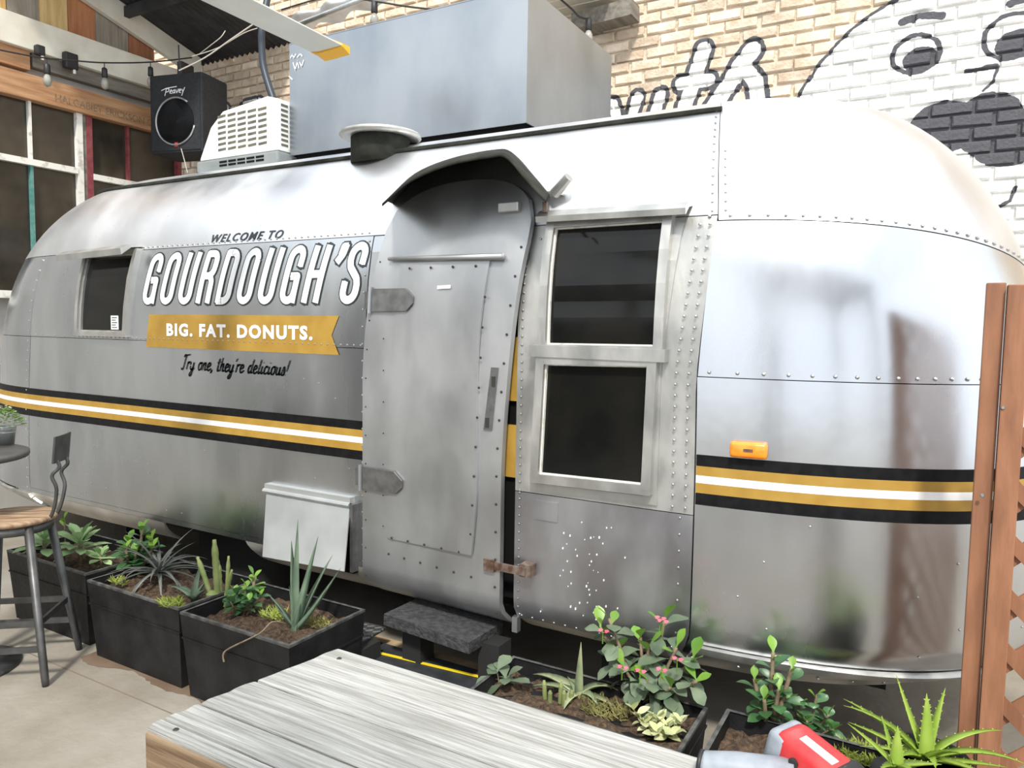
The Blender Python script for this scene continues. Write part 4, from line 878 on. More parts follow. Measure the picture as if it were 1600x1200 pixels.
p, q = at(900, 40, Y=4.98), at(993, 16, Y=4.98); MB(off).beam(p, q, .16, .11).obj('beam', M['beam_g'], ev)
for k in range(5):
    y = 4.45+.13*k; p0 = at(940, 20, Y=4.98); MB(off).box((p0.x-.55, y, p0.z+.085), (p0.x+.12, y+.12, p0.z+.105)).obj('soffit_board', M['beam_w'], ev)
# ------------------------------------------------------------------ lattice screen
LY = 2.45; lat_t = thing('lattice_screen', 'red-brown diagonal lattice screen with posts beside trailer nose', 'lattice', (.35, LY, 0)); off = (.35, LY, 0)
def vpost(px0, px1, y, w, yy, name):
    x = at(px0, y, Y=yy).x; return MB(off).box((x, yy, 0), (x+w, yy+.04, 1.742), None, .003).obj(name, M['cedar'], lat_t)
vpost(1519, 0, 800, .046, LY-.01, 'post'); x2 = at(1548, 800, Y=LY).x+.004; MB(off).box((x2, LY-.03, 0), (x2+.055, LY+.02, 1.735), None, .003).obj('post', M['cedar'], lat_t)
MB(off).box((x2+.056, LY-.028, 1.695), (.98, LY-.005, 1.735), None, .003).obj('top_rail', M['cedar'], lat_t)
MB(off).box((.98, LY-.03, 0), (1.05, LY+.02, 1.735), None, .003).obj('post', M['cedar'], lat_t)
lx0, lx1, lz0, lz1 = x2+.045, .99, .05, 1.735; P_ = .153
for dirn in (1, -1):
    k = -12
    while k < 20:
        c0 = lz0+k*P_+(.04 if dirn < 0 else 0); pts = []
        za, zb = (c0, c0+(lx1-lx0)) if dirn > 0 else (c0+(lx1-lx0), c0)
        f = lambda x: za+(zb-za)*(x-lx0)/(lx1-lx0); xs = [lx0, lx1]
        xa, xb = lx0, lx1
        g = lambda z: lx0+(z-za)/(zb-za)*(lx1-lx0)
        lo_, hi_ = sorted((g(lz0), g(lz1))); xa, xb = max(xa, lo_), min(xb, hi_)
        if xb-xa > .04:
            y = LY+.006 if dirn > 0 else LY-.004
            MB(off).beam((xa, y, f(xa)), (xb, y, f(xb)), .009, .038, (0, 0, 1)).obj('slat', M['cedar'], lat_t)
        k += 1
for px_, py_ in ((1535, 774), (1567, 637)): p = at(px_, py_, Y=LY-.03); MB(off).lathe([(.006, 0), (.004, .004)], p, 8, Matrix.Rotation(PI/2, 3, 'X')).obj('screw', M['chrome'], lat_t)
# ------------------------------------------------------------------ planters
def planter(label, x0, x1, y0, y1, h, sink=.05, name='planter'):
    c = ((x0+x1)/2, (y0+y1)/2, 0); t = thing(name, label, 'planter', c, 0, 'black planters along the trailer'); tp_, wl_ = .025, .014; b = MB(c)
    o0 = [(x0+tp_, y0+tp_, 0), (x1-tp_, y0+tp_, 0), (x1-tp_, y1-tp_, 0), (x0+tp_, y1-tp_, 0)]; o1 = [(x0, y0, h), (x1, y0, h), (x1, y1, h), (x0, y1, h)]
    i1 = [(x0+wl_, y0+wl_, h), (x1-wl_, y0+wl_, h), (x1-wl_, y1-wl_, h), (x0+wl_, y1-wl_, h)]; i0 = [(p[0], p[1], h-sink-.02) for p in i1]
    b.add(o0+o1+i1+i0, [(3, 2, 1, 0)]+[(i, (i+1) % 4, (i+1) % 4+4, i+4) for i in range(4)]+[(i+8, (i+1) % 4+8, (i+1) % 4+12, i+12) for i in range(4)]); b.obj('tub', M['rubber'], t)
    b = MB(c); b.add([Vector(p)+Vector((0, 0, .004)) for p in o1+i1]+[Vector(p)-Vector((0, 0, .006)) for p in o1], [(i, (i+1) % 4, (i+1) % 4+4, i+4) for i in range(4)]+[(i+8, (i+1) % 4+8, (i+1) % 4, i) for i in range(4)]); b.obj('rim', M['rim'], t)
    for zz in (.26,): b = MB(c); k = tp_*(1-zz/h); b.box((x0+k-.004, y0+k-.004, zz-.004), (x1-k+.004, y1-k+.004, zz+.004)); b.obj('ridge', M['rubber'], t)
    n, m_ = 26, 16; vs, fs = [], []
    for j in range(m_+1):
        for i in range(n+1): vs.append(Vector((x0+wl_+(x1-x0-2*wl_)*i/n, y0+wl_+(y1-y0-2*wl_)*j/m_, h-sink+random.uniform(-.012, .012)+.012*math.sin(i*.7)*math.cos(j*.6)))-Vector(c))
    for j in range(m_):
        for i in range(n): a = j*(n+1)+i; fs.append((a, a+1, a+n+2, a+n+1))
    mesh_obj('soil', vs, fs, M['soil'], t, kind='stuff'); return t
HP = .37
planter('black planter of pale rosettes, leftmost behind the bar stool', -4.25, -3.53, 2.03, 2.45, HP)
planter('black planter with dusky spiky bromeliad, beside the stool', -3.44, -2.765, 1.985, 2.42, HP)
planter('black planter with tall aloe and cactus, beside the wooden table', -2.73, -2.085, 1.965, 2.40, HP, .055)
planter('low black planter with pink-flowered shrub behind the wooden table', -1.37, -.61, 2.12, 2.44, .32)
planter('black planter with jade shrubs at lower right of trailer', -.545, .03, 2.10, 2.43, .34)
# ------------------------------------------------------------------ plants
def leaf_mesh(nm, L_, W, m, curl=.25, cup=.15, point=.5, n=6):
    """flat-ish leaf along +Y; point: where it is widest"""
    vs, fs = [], []
    for j in range(n+1):
        t = j/n; w = W/2*math.sin(PI*t**(math.log(.5)/math.log(point)))**.8 if 0 < t < 1 else (.08*W if t == 0 else .05*W); w = max(w, .05*W)
        y = L_*math.sin(t*curl*1.2)/(curl*1.2) if curl else L_*t; z = -L_*curl*t*t*.6
        vs += [(-w, y, z+cup*w), (0, y, z), (w, y, z+cup*w)]
    for j in range(n): a = j*3; fs += [(a, a+1, a+4, a+3), (a+1, a+2, a+5, a+4)]
    me = D.meshes.new(nm); me.from_pydata(vs, [], fs); me.materials.append(m); me.polygons.foreach_set('use_smooth', [True]*len(fs)); return me
def spike_mesh(nm, L_, W, m, bend=.3, teeth=0, thick=.3, n=9, hook=0, mt=None):
    """fleshy tapering leaf along +Y bending down (-Z) by bend radians"""
    vs, fs = [], []; p = Vector((0, 0, 0)); ang = 0
    for j in range(n+1):
        t = j/n; w = W/2*(1-t**1.6)*(.85+.15*min(1, t*6))+.0006; d = Vector((0, math.cos(ang), math.sin(ang))); nn = Vector((0, -math.sin(ang), math.cos(ang)))
        vs += [p+Vector((-w, 0, 0))+nn*w*.45, p-nn*w*.1, p+Vector((w, 0, 0))+nn*w*.45, p-nn*w*thick*2]
        p = p+d*(L_/n); ang -= bend/n*(1+hook*t)
    for j in range(n):
        a = j*4
        for k in range(4): fs.append((a+k, a+(k+1) % 4, a+4+(k+1) % 4, a+4+k))
    if teeth:
        for k in range(teeth):
            t = (k+.6)/(teeth+.5)*n; j = min(int(t), n-1); fr = t-j
            for sd in (0, 2):
                a = Vector(vs[j*4+sd]).lerp(Vector(vs[j*4+4+sd]), fr); dd = (Vector(vs[j*4+4+sd])-Vector(vs[j*4+sd])).normalized(); o = Vector((-1 if sd == 0 else 1, .5, .1)).normalized(); q = W*.09
                i0 = len(vs); vs += [a-dd*q*.7, a+dd*q*.7, a+o*q*1.5]; fs.append((i0, i0+1, i0+2))
    me = D.meshes.new(nm); me.from_pydata([tuple(v) for v in vs], [], fs); me.materials.append(m); me.polygons.foreach_set('use_smooth', [True]*len(fs)); return me
def put(nm, me, par, loc, az, el, roll=0, sc=1):
    o = link(D.objects.new(nm, me)); o.parent = par; o.location = loc; o.scale = (sc, sc, sc)
    o.rotation_euler = (Matrix.Rotation(az, 3, 'Z') @ Matrix.Rotation(el, 3, 'X') @ Matrix.Rotation(roll, 3, 'Y')).to_euler(); return o
LM = {'jade': [leaf_mesh('jade_leaf', .080, .054, M['jade'], .35, .25, .62), leaf_mesh('jade_leaf', .066, .046, M['jade'], .6, .2, .62)], 'jadehi': [leaf_mesh('young_leaf', .056, .034, M['jadehi'], .2, .3, .6)],
      'pale': [leaf_mesh('pale_leaf', .135, .062, M['pale'], .35, .25, .68), leaf_mesh('pale_leaf', .115, .058, M['pale'], .6, .2, .68)], 'thorn': [leaf_mesh('shrub_leaf', .105, .064, M['grey_leaf'], .5, .12, .70), leaf_mesh('shrub_leaf', .09, .06, M['grey_leaf'], .9, .1, .70)],
      'thornhi': [leaf_mesh('shrub_leaf', .075, .042, M['jadehi'], .2, .2, .68)], 'varieg': [leaf_mesh('cream_leaf', .048, .032, M['varieg'], .3, .2, .5)], 'green': [leaf_mesh('green_leaf', .06, .036, M['jade'], .3, .2, .6)]}
def soil_at(px, py, z): p = at(px, py, Z=z); return p
def rosette(name, label, cat, p, h, n, kinds, el0=1.2, el1=.1, stem=.008, sc=1, group=None, top=None):
    t = thing(name, label, cat, tuple(p), random.uniform(0, 6), group)
    if stem: MB().tube([(0, 0, -.02), (0, 0, h)], [stem, stem*.8], 7).obj('stem', M['stem'], t, True)
    for i in range(n):
        f = i/max(1, n-1); k = kinds[0] if not top or f < .72 else top; me = random.choice(LM[k]); put('leaf', me, t, (0, 0, h*(.55+.45*f)), i*2.4+random.uniform(-.2, .2), el1+(el0-el1)*f+random.uniform(-.12, .12), random.uniform(-.2, .2), sc*random.uniform(.85, 1.12)*(1.05-.25*f))
    return t
def bush(name, label, cat, p, stems, kinds, nper, sc=1, hi=None, sr=.007):
    """stems: list of (dx, dy, h)"""
    t = thing(name, label, cat, tuple(p))
    for dx, dy, h in stems:
        pts = smooth_path([(dx*.15, dy*.15, -.02), (dx*.6, dy*.6, h*.5), (dx, dy, h)], 4); MB().tube(pts, [sr*(1-.4*i/(len(pts)-1)) for i in range(len(pts))], 7).obj('stem', M['stem'], t, True)
        for i in range(nper):
            f = i/max(1, nper-1); q = pts[min(len(pts)-1, int((.45+.55*f)*(len(pts)-1)))]; k = hi if hi and f > .8 else kinds
            put('leaf', random.choice(LM[k]), t, tuple(q), i*2.4+random.uniform(-.3, .3), .0+1.1*f+random.uniform(-.25, .2), random.uniform(-.3, .3), sc*random.uniform(.8, 1.15))
    return t
def spikes(name, label, cat, p, spec, m, teeth=0, thick=.3, mt=None):
    """spec: list of (azimuth deg, elevation deg, length, width, bend)"""
    t = thing(name, label, cat, tuple(p))
    for az, el, L_, W, bd in spec: put('leaf', spike_mesh('leaf', L_, W, m, bd, teeth, thick), t, (0, 0, 0), math.radians(az)-PI/2, math.radians(el), 0)
    return t
def tuft(name, label, cat, p, rad, n, hgt, m, kind='stuff'):
    b = MB(p)
    for _ in range(n):
        a, r = random.uniform(0, 6.28), rad*math.sqrt(random.random()); q = Vector(p)+Vector((r*math.cos(a)*1.3, r*math.sin(a)*.8, random.uniform(0, .015))); d = Vector((random.gauss(0, 1), random.gauss(0, 1), random.uniform(.3, 1.4))).normalized()*hgt*random.uniform(.5, 1.2); sdv = d.orthogonal().normalized()*.0018
        b.add([q-sdv, q+sdv, q+d*.6+sdv, q+d, q+d*.6-sdv], [(0, 1, 2, 3, 4)])
    o = b.obj(name, m); o.location = p; return tag(o, label, cat, kind=kind)
SZ = .315
# planter 1
rosette('succulent', 'pale green broad-leaf succulent behind the stool leg', 'plant', soil_at(70, 876, SZ), .11, 18, ['pale'], 1.25, .1, .012, 1.1)
rosette('succulent', 'pale green rosette succulent right of the stool leg, fullest', 'plant', soil_at(126, 884, SZ), .13, 24, ['pale'], 1.25, -.05, .012, 1.12)
rosette('succulent', 'tiny pale succulent in the corner of the leftmost planter', 'plant', soil_at(158, 888, SZ), .07, 12, ['pale'], 1.2, .2, .008, .7)
rosette('seedling', 'single yellow-green seedling against the trailer skirt', 'plant', soil_at(102, 866, SZ), .20, 5, ['jadehi'], 1.2, .3, .004, 1.0)
# planter 2
bush('jade_bush', 'dark green jade bush in the planter beside the stool', 'plant', soil_at(208, 900, SZ), [(-.06, .02, .17), (.03, .04, .25), (.10, .04, .20), (-.01, -.03, .15), (.14, .02, .17), (.06, -.02, .14)], 'jade', 14, 1.0, 'jadehi', .011)
sp = []
for i in range(34): sp.append((i*137.5, 8+62*(i/33)**1.3+random.uniform(-5, 5), random.uniform(.20, .27), .022, random.uniform(.6, 1.5)))
spikes('bromeliad', 'dusky grey-purple spiky bromeliad with arching leaves', 'plant', soil_at(249, 914, SZ)+Vector((0, 0, .06)), sp, M['brom'], 0, .15)
spikes('agave', 'small blue-green agave in the planter corner', 'plant', soil_at(303, 938, SZ), [(20, 60, .12, .04, .1), (100, 75, .18, .04, .1), (170, 30, .20, .036, 1.0), (195, 40, .15, .03, .7), (300, 40, .11, .04, .3), (350, 45, .14, .045, .4)], M['aloe'], 0)
tuft('sprig', 'lime feathery sprig hanging over the planter rim', 'plant', tuple(soil_at(268, 946, .36)), .045, 260, .035, M['sprig'])
tuft('sprig', 'small yellow sprig at the planter left corner', 'plant', tuple(soil_at(186, 912, .34)), .035, 90, .04, M['sprig'])
# planter 3
def cactus(label, p, cols):
    t = thing('cactus', label, 'cactus', tuple(p))
    for dx, dy, h, r, lx, ly in cols:
        n = 14; pts = [(dx+lx*(i/n), dy+ly*(i/n), h*i/n) for i in range(n+1)]; MB().tube(pts, [r*(1+.13*(i % 2))*(1 if i < n-1 else .6) for i in range(n+1)], 8).obj('stem', M['cactus'], t, True)
cactus('spotted green upright cactus with slim arms', soil_at(341, 945, SZ), [(0, 0, .30, .014, -.02, .0), (-.005, .01, .20, .016, -.01, 0), (-.03, 0, .20, .011, -.11, 0), (.03, .02, .23, .008, .02, 0), (.035, 0, .18, .008, .06, 0), (-.03, .02, .16, .008, -.02, 0), (-.01, -.02, .07, .028, 0, 0), (.05, -.01, .08, .016, .07, 0)])
bush('jade_seedlings', 'low cluster of glossy green jade seedlings by the cactus', 'plant', soil_at(375, 962, SZ), [(-.03, .0, .10), (.02, .02, .13), (.06, .0, .08), (.0, -.05, .08), (.09, .04, .10)], 'jade', 10, .8, 'jadehi', .005)
rosette('seedling', 'leafy seedling on a bare pale stem beside the aloe', 'plant', soil_at(397, 958, SZ), .17, 7, ['jadehi'], 1.1, .3, .008, 1.15)
spikes('aloe', 'tall blue-green aloe with dry brown leaf tips', 'aloe', soil_at(462, 985, SZ), [(100, 87, .47, .046, -.02), (170, 83, .38, .048, -.12), (12, 76, .43, .052, .04), (40, 52, .32, .046, -.1), (5, 47, .27, .040, -.2), (185, 82, .19, .044, .1), (205, 45, .16, .026, -.3), (250, 60, .14, .026, .2), (330, 62, .17, .034, .1), (140, 78, .30, .040, .1), (60, 66, .34, .042, .15), (215, 62, .20, .032, .3)], M['aloe'], 0, .3)
tag(MB().tube(smooth_path([soil_at(447, 975, .35), at(425, 972, Z=.40), at(405, 990, Z=.385), at(360, 1012, Y=1.95), at(349, 1022, Y=1.94), at(350, 1034, Y=1.94)], 4), [.003]*20+[.002], 5).obj('dry_stalk', M['drytip']), 'dry curved stalk hanging over the planter front', 'stalk') if False else None
sk = smooth_path([soil_at(447, 975, .35), at(425, 972, Z=.40), at(405, 990, Z=.385), at(360, 1012, Y=1.955), at(349, 1022, Y=1.95), at(350, 1034, Y=1.95)], 4)
tag(MB().tube(sk, .0035, 5).obj('dry_stalk', M['drytip']), 'dry curved stalk hanging over the planter front', 'stalk')
tuft('moss', 'dry mossy growth at the right end of aloe planter', 'moss', tuple(soil_at(497, 978, SZ)), .055, 300, .03, M['moss'])
tuft('moss', 'green grassy tuft between seedling and aloe', 'moss', tuple(soil_at(428, 965, SZ)), .05, 160, .045, M['sprig'])
# planter behind the table
Z4 = .27
bush('leafy_plant', 'small grey-green leafy plant at the planter end by the step', 'plant', soil_at(783, 1073, Z4), [(-.02, 0, .05), (.03, -.01, .04)], 'thorn', 6, .9, None, .004)
spikes('agave', 'cream-edged agave with one upright rolled leaf', 'agave', soil_at(905, 1088, Z4), [(95, 88, .20, .034, 0), (175, 30, .21, .055, .9), (200, 30, .18, .04, .9), (350, 25, .17, .04, .9), (20, 55, .16, .04, 1.6), (270, 40, .14, .055, 1.4), (330, 50, .13, .04, 1.7), (140, 40, .14, .04, 1.2)], M['aloeedge'], 0)
cactus('cluster of thin dark cactus stems beside the agave', soil_at(875, 1100, Z4), [(-.06, .0, .07, .008, -.005, 0), (.0, .0, .08, .008, .003, 0), (.02, -.01, .06, .008, 0, 0), (-.03, -.02, .05, .008, .0, 0), (.03, .015, .055, .008, .01, 0)])
tuft('moss', 'yellow-green moss between agave and flowering shrub', 'moss', tuple(soil_at(945, 1112, Z4)), .075, 420, .03, M['moss'])
cp_ = soil_at(1010, 1105, Z4); ct = thing('crown_of_thorns', 'grey-green leafy shrub with small pink flowers', 'shrub', tuple(cp_))
tips = [(-.19, .02, .24), (.18, -.02, .15), (-.15, .0, .29), (-.05, .06, .22), (.04, .05, .31), (.10, .0, .24), (.15, .03, .20), (-.07, -.04, .14), (.02, -.06, .13), (.10, -.05, .12), (-.12, .03, .17), (.0, .0, .22)]
for i, (dx, dy, h) in enumerate(tips):
    pts = smooth_path([(dx*.1, dy*.1, -.03), (dx*.6, dy*.5, h*.55), (dx, dy, h)], 4); MB().tube(pts, .006, 6).obj('stem', M['stem'], ct, True)
    for k in range(9):
        f = k/8; q = pts[min(len(pts)-1, int((.5+.5*f)*(len(pts)-1)))]; put('leaf', random.choice(LM['thornhi' if f > .87 else 'thorn']), ct, tuple(q), k*2.4+i+random.uniform(-.3, .3), -.25+1.3*f*f+random.uniform(-.2, .2), random.uniform(-.35, .35), random.uniform(.8, 1.1))
pet = leaf_mesh('petal', .016, .018, M['flower'], .2, .1, .6, 3)
for i, (x, y) in enumerate(((942, 988), (1031, 968), (972, 1045), (1000, 1051), (1033, 1049), (1058, 1032), (1035, 973))):
    h = at(x, y, Y=cp_.y-.15+.02*(i % 3)); fl_ = link(D.objects.new('flower', None)); fl_.parent = ct; fl_.location = h-cp_
    for j in (0, 1):
        for k in range(2): put('petal', pet, fl_, (.011*(j*2-1), 0, 0), k*PI, .5)
    MB().tube([(0, 0, -.04), (0, 0, 0)], .002, 5).obj('flower_stalk', M['jadehi'], fl_)
bush('variegated_plant', 'cream and lime variegated low foliage in front of shrub', 'plant', soil_at(1025, 1150, Z4), [(-.09, .03, .05), (-.05, .0, .04), (.0, .02, .055), (.04, .0, .05), (.08, .03, .06), (.02, -.04, .04), (.07, -.03, .04)], 'varieg', 8, .95, None, .003)
# right planter
Z5 = .29
bush('jade_shrub', 'tall woody jade shrub with sparse glossy leaves', 'shrub', soil_at(1200, 1145, Z5), [(-.05, .0, .17), (.0, .03, .26), (.06, .03, .22), (-.01, -.04, .13), (.03, -.01, .16)], 'jade', 9, .9, 'jadehi', .010)
bush('jade_shrub', 'shorter leafy jade shrub behind the red tool', 'shrub', soil_at(1262, 1150, Z5), [(-.03, .0, .10), (.02, .01, .14), (.06, .0, .09), (.08, -.03, .06), (.0, -.04, .07), (-.06, .03, .09)], 'jade', 8, .72, 'jadehi', .006)
tuft('sedum', 'yellowish trailing sedum spilling at the right planter end', 'plant', tuple(soil_at(1350, 1184, .30)), .07, 600, .035, M['sprig'])
# bright aloe in a pot
ap = at(1447, 1172, Y=2.22); pt = thing('flower_pot', 'round black pot holding the bright green aloe', 'pot', (ap.x, 2.22, 0))
MB().lathe([(.075, 0), (.095, ap.z-.05), (.105, ap.z-.05), (.108, ap.z-.01), (.098, ap.z-.01), (.094, ap.z-.03)], (0, 0, 0), 24).obj('pot', M['rubber'], pt, True); MB().lathe([(.09, ap.z-.05), (.09, ap.z-.03)], (0, 0, 0), 20).obj('soil', M['soil'], pt)
sp = [(165, 35, .24, .03, .5), (175, 18, .20, .03, .2), (185, 50, .24, .032, .9), (150, 62, .22, .03, -.1), (110, 84, .18, .042, .0), (60, 68, .20, .03, .0), (25, 50, .22, .034, .9), (5, 38, .24, .032, 1.0), (350, 22, .19, .03, .2), (330, 30, .17, .03, .6), (200, 20, .17, .03, .5), (240, 40, .14, .034, .8), (280, 45, .14, .034, .9), (310, 55, .15, .034, .7), (90, 55, .17, .034, .5)]
spikes('aloe', 'bright yellow-green toothed aloe in front of lattice', 'aloe', (ap.x, 2.22, ap.z-.03), sp, M['aloeb'], 9, .25)
a2 = at(1400, 1198, Y=2.05); spikes('aloe', 'small bright aloe pup at the bottom edge', 'aloe', tuple(a2), [(160, 30, .14, .022, .2), (140, 62, .12, .022, -.1), (95, 78, .10, .034, 0), (20, 20, .09, .03, .3), (350, 30, .11, .024, .2), (250, 30, .1, .025, .5), (300, 35, .1, .025, .5)], M['aloeb'], 6, .25)
MB().lathe([(.05, -a2.z), (.06, -.02), (.055, -.005)], (0, 0, 0), 20).obj('pot', M['rubber'], thing('flower_pot', 'small black pot under the aloe pup', 'pot', tuple(a2)), True)
# ------------------------------------------------------------------ step, boards, ramp
stp = thing('step_block', 'thick grey foam step block under the door', 'step', (-1.8, 2.55, .2)); off = (-1.8, 2.55, .2)
p0, p1 = at(600, 960, Y=2.47), at(768, 1018, Y=2.44)
b = MB(off); b.beam((p0.x, 2.60, p0.z-.025), (p1.x-.11, 2.58, p1.z-.02), .25, .05); b.obj('block', M['foam'], stp)
for x in (-2.0, -1.6): b = MB(off); b.box((x, 2.55, 0), (x+.1, 2.65, p1.z-.03)); b.obj('foot', M['tyre'], stp)
bd = thing('step_board', 'black board with yellow edge line in front of the door', 'board', (-1.85, 2.4, 0)); off = (-1.85, 2.4, 0)
MB(off).box((-2.30, 2.10, .0), (-1.42, 2.72, .10), None, .004).obj('plywood_deck', M['ply'], bd); MB(off).box((-2.22, 2.08, .10), (-1.40, 2.64, .114), None, .003).obj('black_sheet', M['matblk'], bd)
y0, y1 = at(555, 1013, Z=.115), at(752, 1060, Z=.115); MB(off).prism([y0, y1, y1+Vector((0, .016, 0)), y0+Vector((0, .016, 0))], (0, 0, .003)).obj('yellow_line', M['yellow'], bd)
rp = thing('ramp_plate', 'grey diamond tread plate beside the aloe planter', 'ramp plate', (-2.2, 2.4, 0)); off = (-2.2, 2.4, 0)
c = [at(x, y, Z=.20) for x, y in ((484, 1018), (545, 1015), (604, 980), (555, 968))]; MB(off).prism(c, (0, 0, -.01)).obj('plate', M['diamond'], rp)
b = MB(off)
for i in range(9):
    for j in range(7):
        u_, v_ = (i+.5)/9, (j+.5)/7; p = (c[0]*(1-u_)+c[1]*u_)*(1-v_)+(c[3]*(1-u_)+c[2]*u_)*v_; d = Vector((.011, .011, 0)) if (i+j) % 2 else Vector((.011, -.011, 0)); b.beam(p-d, p+d, .007, .005)
b.obj('tread_bars', M['zinc'], rp, kind='stuff')
b = MB(off); b.box((-2.24, 2.32, 0), (-2.10, 2.52, .188)); b.obj('support', M['tyre'], rp)
# ------------------------------------------------------------------ wooden table in the foreground
TZ = .75; tb = thing('wooden_table', 'weathered grey plank table in the foreground', 'table', (-.6, 1.17, 0)); off = (-.6, 1.17, 0)
ys = [1.424, 1.186, 1.046, .963, .925]; xl = [-1.327, -1.372, -1.392, -1.402, -1.405]; RX = .35
def plank(y1, y0, xa, xb, name='plank', m=None, th=.042, zt=TZ):
    bm = bmesh.new(); n = 22; top = []
    vs = []; rj = [random.uniform(-.006, .006) for _ in range(5)]
    b = MB(off); N = 6
    front = [Vector((xa*(1-k/N)+xb*k/N+random.uniform(-.004, .004), y1*(1-k/N)+y0*k/N, 0)) for k in range(N+1)]
    poly = [(p.x, p.y, zt-th) for p in front]+[(RX, y0, zt-th), (RX, y1, zt-th)]
    bm.free(); o = bevobj(name, poly, (0, 0, th), .004, m or M['wood_grey'], tb, off); return o
for i in range(3): plank(ys[i]-.0035, ys[i+1]+.0035, xl[i], xl[i+1])
plank(ys[3]-.0015, ys[4]+.004, xl[3], xl[4])
bevobj('apron', [(xl[4]-.002, ys[4]-.002, TZ-.012), (RX, ys[4]-.002, TZ-.012), (RX, ys[4]-.002, TZ-.15), (xl[4]-.002, ys[4]-.002, TZ-.15)], (0, .036, 0), .008, M['wood_side'], tb, off)
bevobj('end_apron', [(xl[4]+.004, ys[4]+.036, TZ-.045), (xl[0]+.006, ys[0]-.02, TZ-.045), (xl[0]+.006, ys[0]-.02, TZ-.15), (xl[4]+.004, ys[4]+.036, TZ-.15)], (.036, 0, 0), .004, M['wood_side'], tb, off)
for x, y in ((-1.33, .965), (-1.27, 1.32), (.22, .965), (.22, 1.32)): MB(off).box((x, y, 0), (x+.08, y+.08, TZ-.045), None, .004).obj('leg', M['wood_side'], tb)
for x, y in ((530, 1029), (275, 1140)): p = at(x, y, Z=TZ); MB(off).lathe([(.007, 0), (.005, .002)], p, 8).obj('nail', M['bolt'], tb)
# cordless tool on the table
tp0 = at(1150, 1196, Z=TZ+.03); tl = thing('cordless_drill', 'red and grey cordless drill lying on the wooden table', 'drill', (tp0.x, tp0.y, TZ)); off = Vector((tp0.x, tp0.y, TZ))
g0, g1, g2 = at(1096, 1193, Z=TZ+.03), at(1150, 1199, Z=TZ+.03), at(1240, 1212, Z=TZ+.035)
MB(off).tube([g0-Vector((.0, .0, 0)), g0+Vector((.004, 0, 0)), g1, g2], [.020, .024, .028, .030], 16).obj('grip', M['toolgrey'], tl, True)
MB(off).tube([g0-Vector((.004, 0, 0)), g0+Vector((.003, 0, 0))], .0255, 16).obj('collar', M['cable'], tl, True)
c0 = at(1268, 1188, Z=TZ+.06); Rz = Matrix.Translation(c0-off) @ Matrix.Rotation(math.radians(-28), 4, 'Z') @ Matrix.Rotation(math.radians(12), 4, 'Y')
MB().box((-.06, -.038, -.055), (.085, .040, .032), Rz, .016).obj('body', M['redp'], tl, True); MB().box((-.075, -.040, -.05), (-.035, .042, .026), Rz, .012).obj('rear_cap', M['toolgrey'], tl, True)
MB().box((-.025, -.014, .031), (.045, .006, .0335), Rz, .001).obj('label_plate', M['white'], tl); MB().box((.05, -.041, -.02), (.08, .043, .034), Rz, .01).obj('front_band', M['cable'], tl, True)
MB().lathe([(.010, 0), (.008, .006)], Rz @ Vector((-.01, -.039, .0)), 10, Matrix.Rotation(PI/2, 3, 'X')).obj('button', M['cable'], tl)
# ------------------------------------------------------------------ stool, high table, bucket
BA = math.atan2(.64, .76); sc_ = Vector((-3.575, 1.74, 0)); st = thing('bar_stool', 'dark steel bar stool with round worn wooden seat', 'stool', tuple(sc_), BA)
MB().lathe([(.01, .695), (.16, .695), (.175, .703), (.175, .716), (.165, .722), (.01, .722)], (0, 0, 0), 32).obj('seat', M['seat'], st, True)
MB().lathe([(.15, .655), (.158, .66), (.158, .694), (.15, .694)], (0, 0, 0), 28).obj('seat_ring', M['stool'], st, True)
LT, LB = .105, .187
for sx in (-1, 1):
    for sy in (-1, 1): MB().tube([(sx*LB, sy*LB, 0), (sx*LB*.985, sy*LB*.985, .03), (sx*LT, sy*LT, .69)], [.014, .016, .019], 10).obj('leg', M['stool'], st, True)
def lp(z): k = z/.69; return LB+(LT-LB)*k
for z, prs in ((.27, ((1, -1, 1, 1), (-1, -1, -1, 1), (1, 1, -1, 1), (1, -1, -1, -1))), (.16, ((1, -1, -1, -1), (1, 1, -1, 1)))):
    for a_, b_, c_, d_2 in prs: r_ = lp(z); MB().beam((a_*r_, b_*r_, z), (c_*r_, d_2*r_, z), .012, .026).obj('rung', M['stool'], st)
for sy in (-1, 1):
    MB().tube(smooth_path([(.13, sy*.03, .68), (.175, sy*.035, .73), (.20, sy*.045, .84), (.185, sy*.05, .905), (.215, sy*.045, .945), (.20, sy*.05, .985)], 5), .008, 8).obj('back_rod', M['stool'], st, True)
vs_, fs_ = [], []
for k in range(9):
    y = -.085+.17*k/8; cx = .205-.9*y*y
    for z, t_ in ((.965, 0), (1.085, .012)): vs_ += [(cx+t_, y, z), (cx+t_+.008, y, z)]
for k in range(8): a = k*4; fs_ += [(a, a+4, a+6, a+2), (a+1, a+3, a+7, a+5), (a+2, a+6, a+7, a+3), (a, a+1, a+5, a+4)]
mesh_obj('backrest', vs_, fs_+[(0, 2, 3, 1), (32, 33, 35, 34)], M['stool'], st)
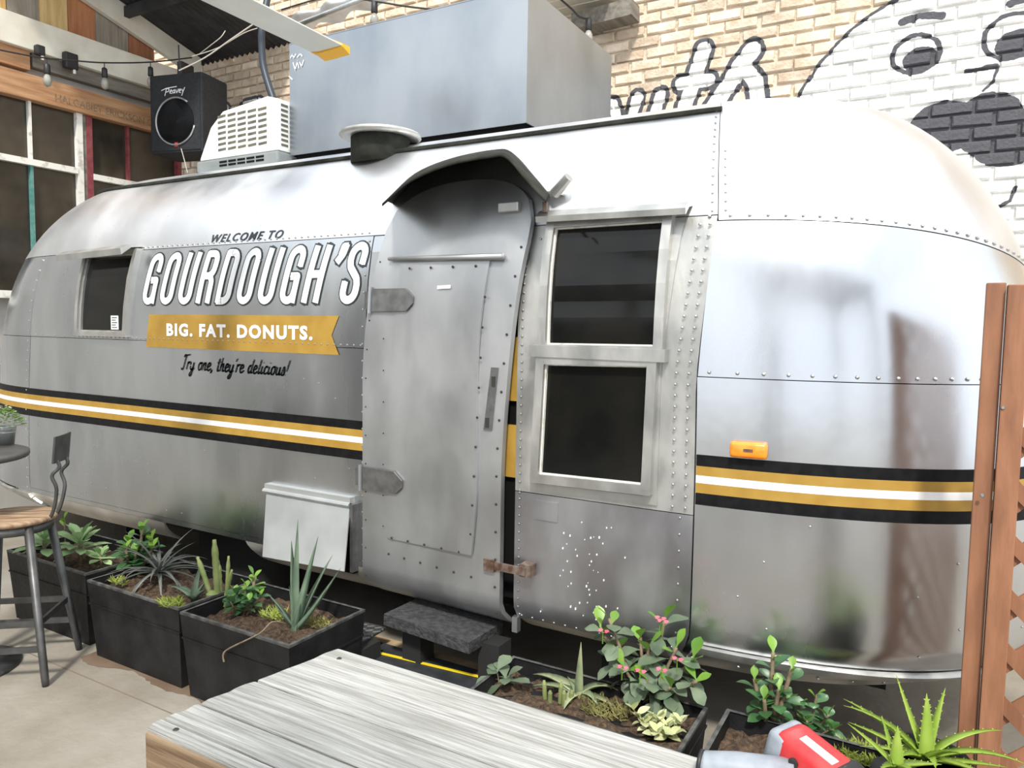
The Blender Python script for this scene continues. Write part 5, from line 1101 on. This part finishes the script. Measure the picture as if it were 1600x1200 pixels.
ht = thing('bar_table', 'dark round high table at the left edge', 'table', (-3.80, 1.60, 0)); MB().lathe([(.01, .972), (.295, .972), (.30, .978), (.30, .996), (.29, 1.0), (.01, 1.0)], (0, 0, 0), 40).obj('top', M['tabletop'], ht, True)
MB().lathe([(.03, .02), (.03, .972)], (0, 0, 0), 14).obj('pedestal', M['stool'], ht, True); MB().lathe([(.24, 0), (.24, .012), (.05, .03)], (0, 0, 0), 28).obj('foot', M['stool'], ht, True)
bk = at(9, 694, Z=1.0); bt = thing('bucket', 'small galvanised bucket on the dark round table', 'bucket', (bk.x, bk.y, 1.0))
MB().lathe([(.036, 0), (.043, .06), (.044, .062), (.046, .085), (.047, .088), (.043, .088), (.04, .06)], (0, 0, 0), 24).obj('pail', M['zinc'], bt, True)
for z in (.06, .078): MB().lathe([(.044, z-.002), (.047, z), (.044, z+.002)], (0, 0, 0), 24).obj('band', M['zinc'], bt, True)
fp = thing('potted_flowers', 'lime green foliage with tiny cream flowers in bucket', 'plant', (bk.x, bk.y, 1.08)); lm_ = leaf_mesh('leaf', .028, .015, M['jadehi'], .3, .2, .5, 3); lw = leaf_mesh('blossom', .014, .014, M['varieg'], .2, .1, .5, 2)
for i in range(110):
    a, f = i*2.4, math.sqrt((i+.5)/110); put('leaf', lm_, fp, (.068*f*math.cos(a), .068*f*math.sin(a), .075*(1-f*f)+.005), a-PI/2, .9-.7*f, random.uniform(-.4, .4), random.uniform(.8, 1.2))
for i in range(60):
    a, f = i*2.4+1, math.sqrt((i+.5)/60); put('blossom', lw, fp, (.07*f*math.cos(a), .07*f*math.sin(a), .095*(1-f*f)+.012), a, random.uniform(-.2, .6), 0, 1)
# beam stamp lettering
v, f = text_mesh('HALGABIET ERICKSON Co', 1, .01, 0, 1.0); mnx = min(p.x for p in v); mxx = max(p.x for p in v)
ya, yb = yz(80, 160)[0], yz(238, 195)[0]; zc = (hz0+hz1)/2-.03
mesh_obj('stamp_lettering', [(WX+.0615, ya+(p.x-mnx)/(mxx-mnx)*(yb-ya), zc+(p.y-.35)*.085) for p in v], f, M['wood_side'], t1)
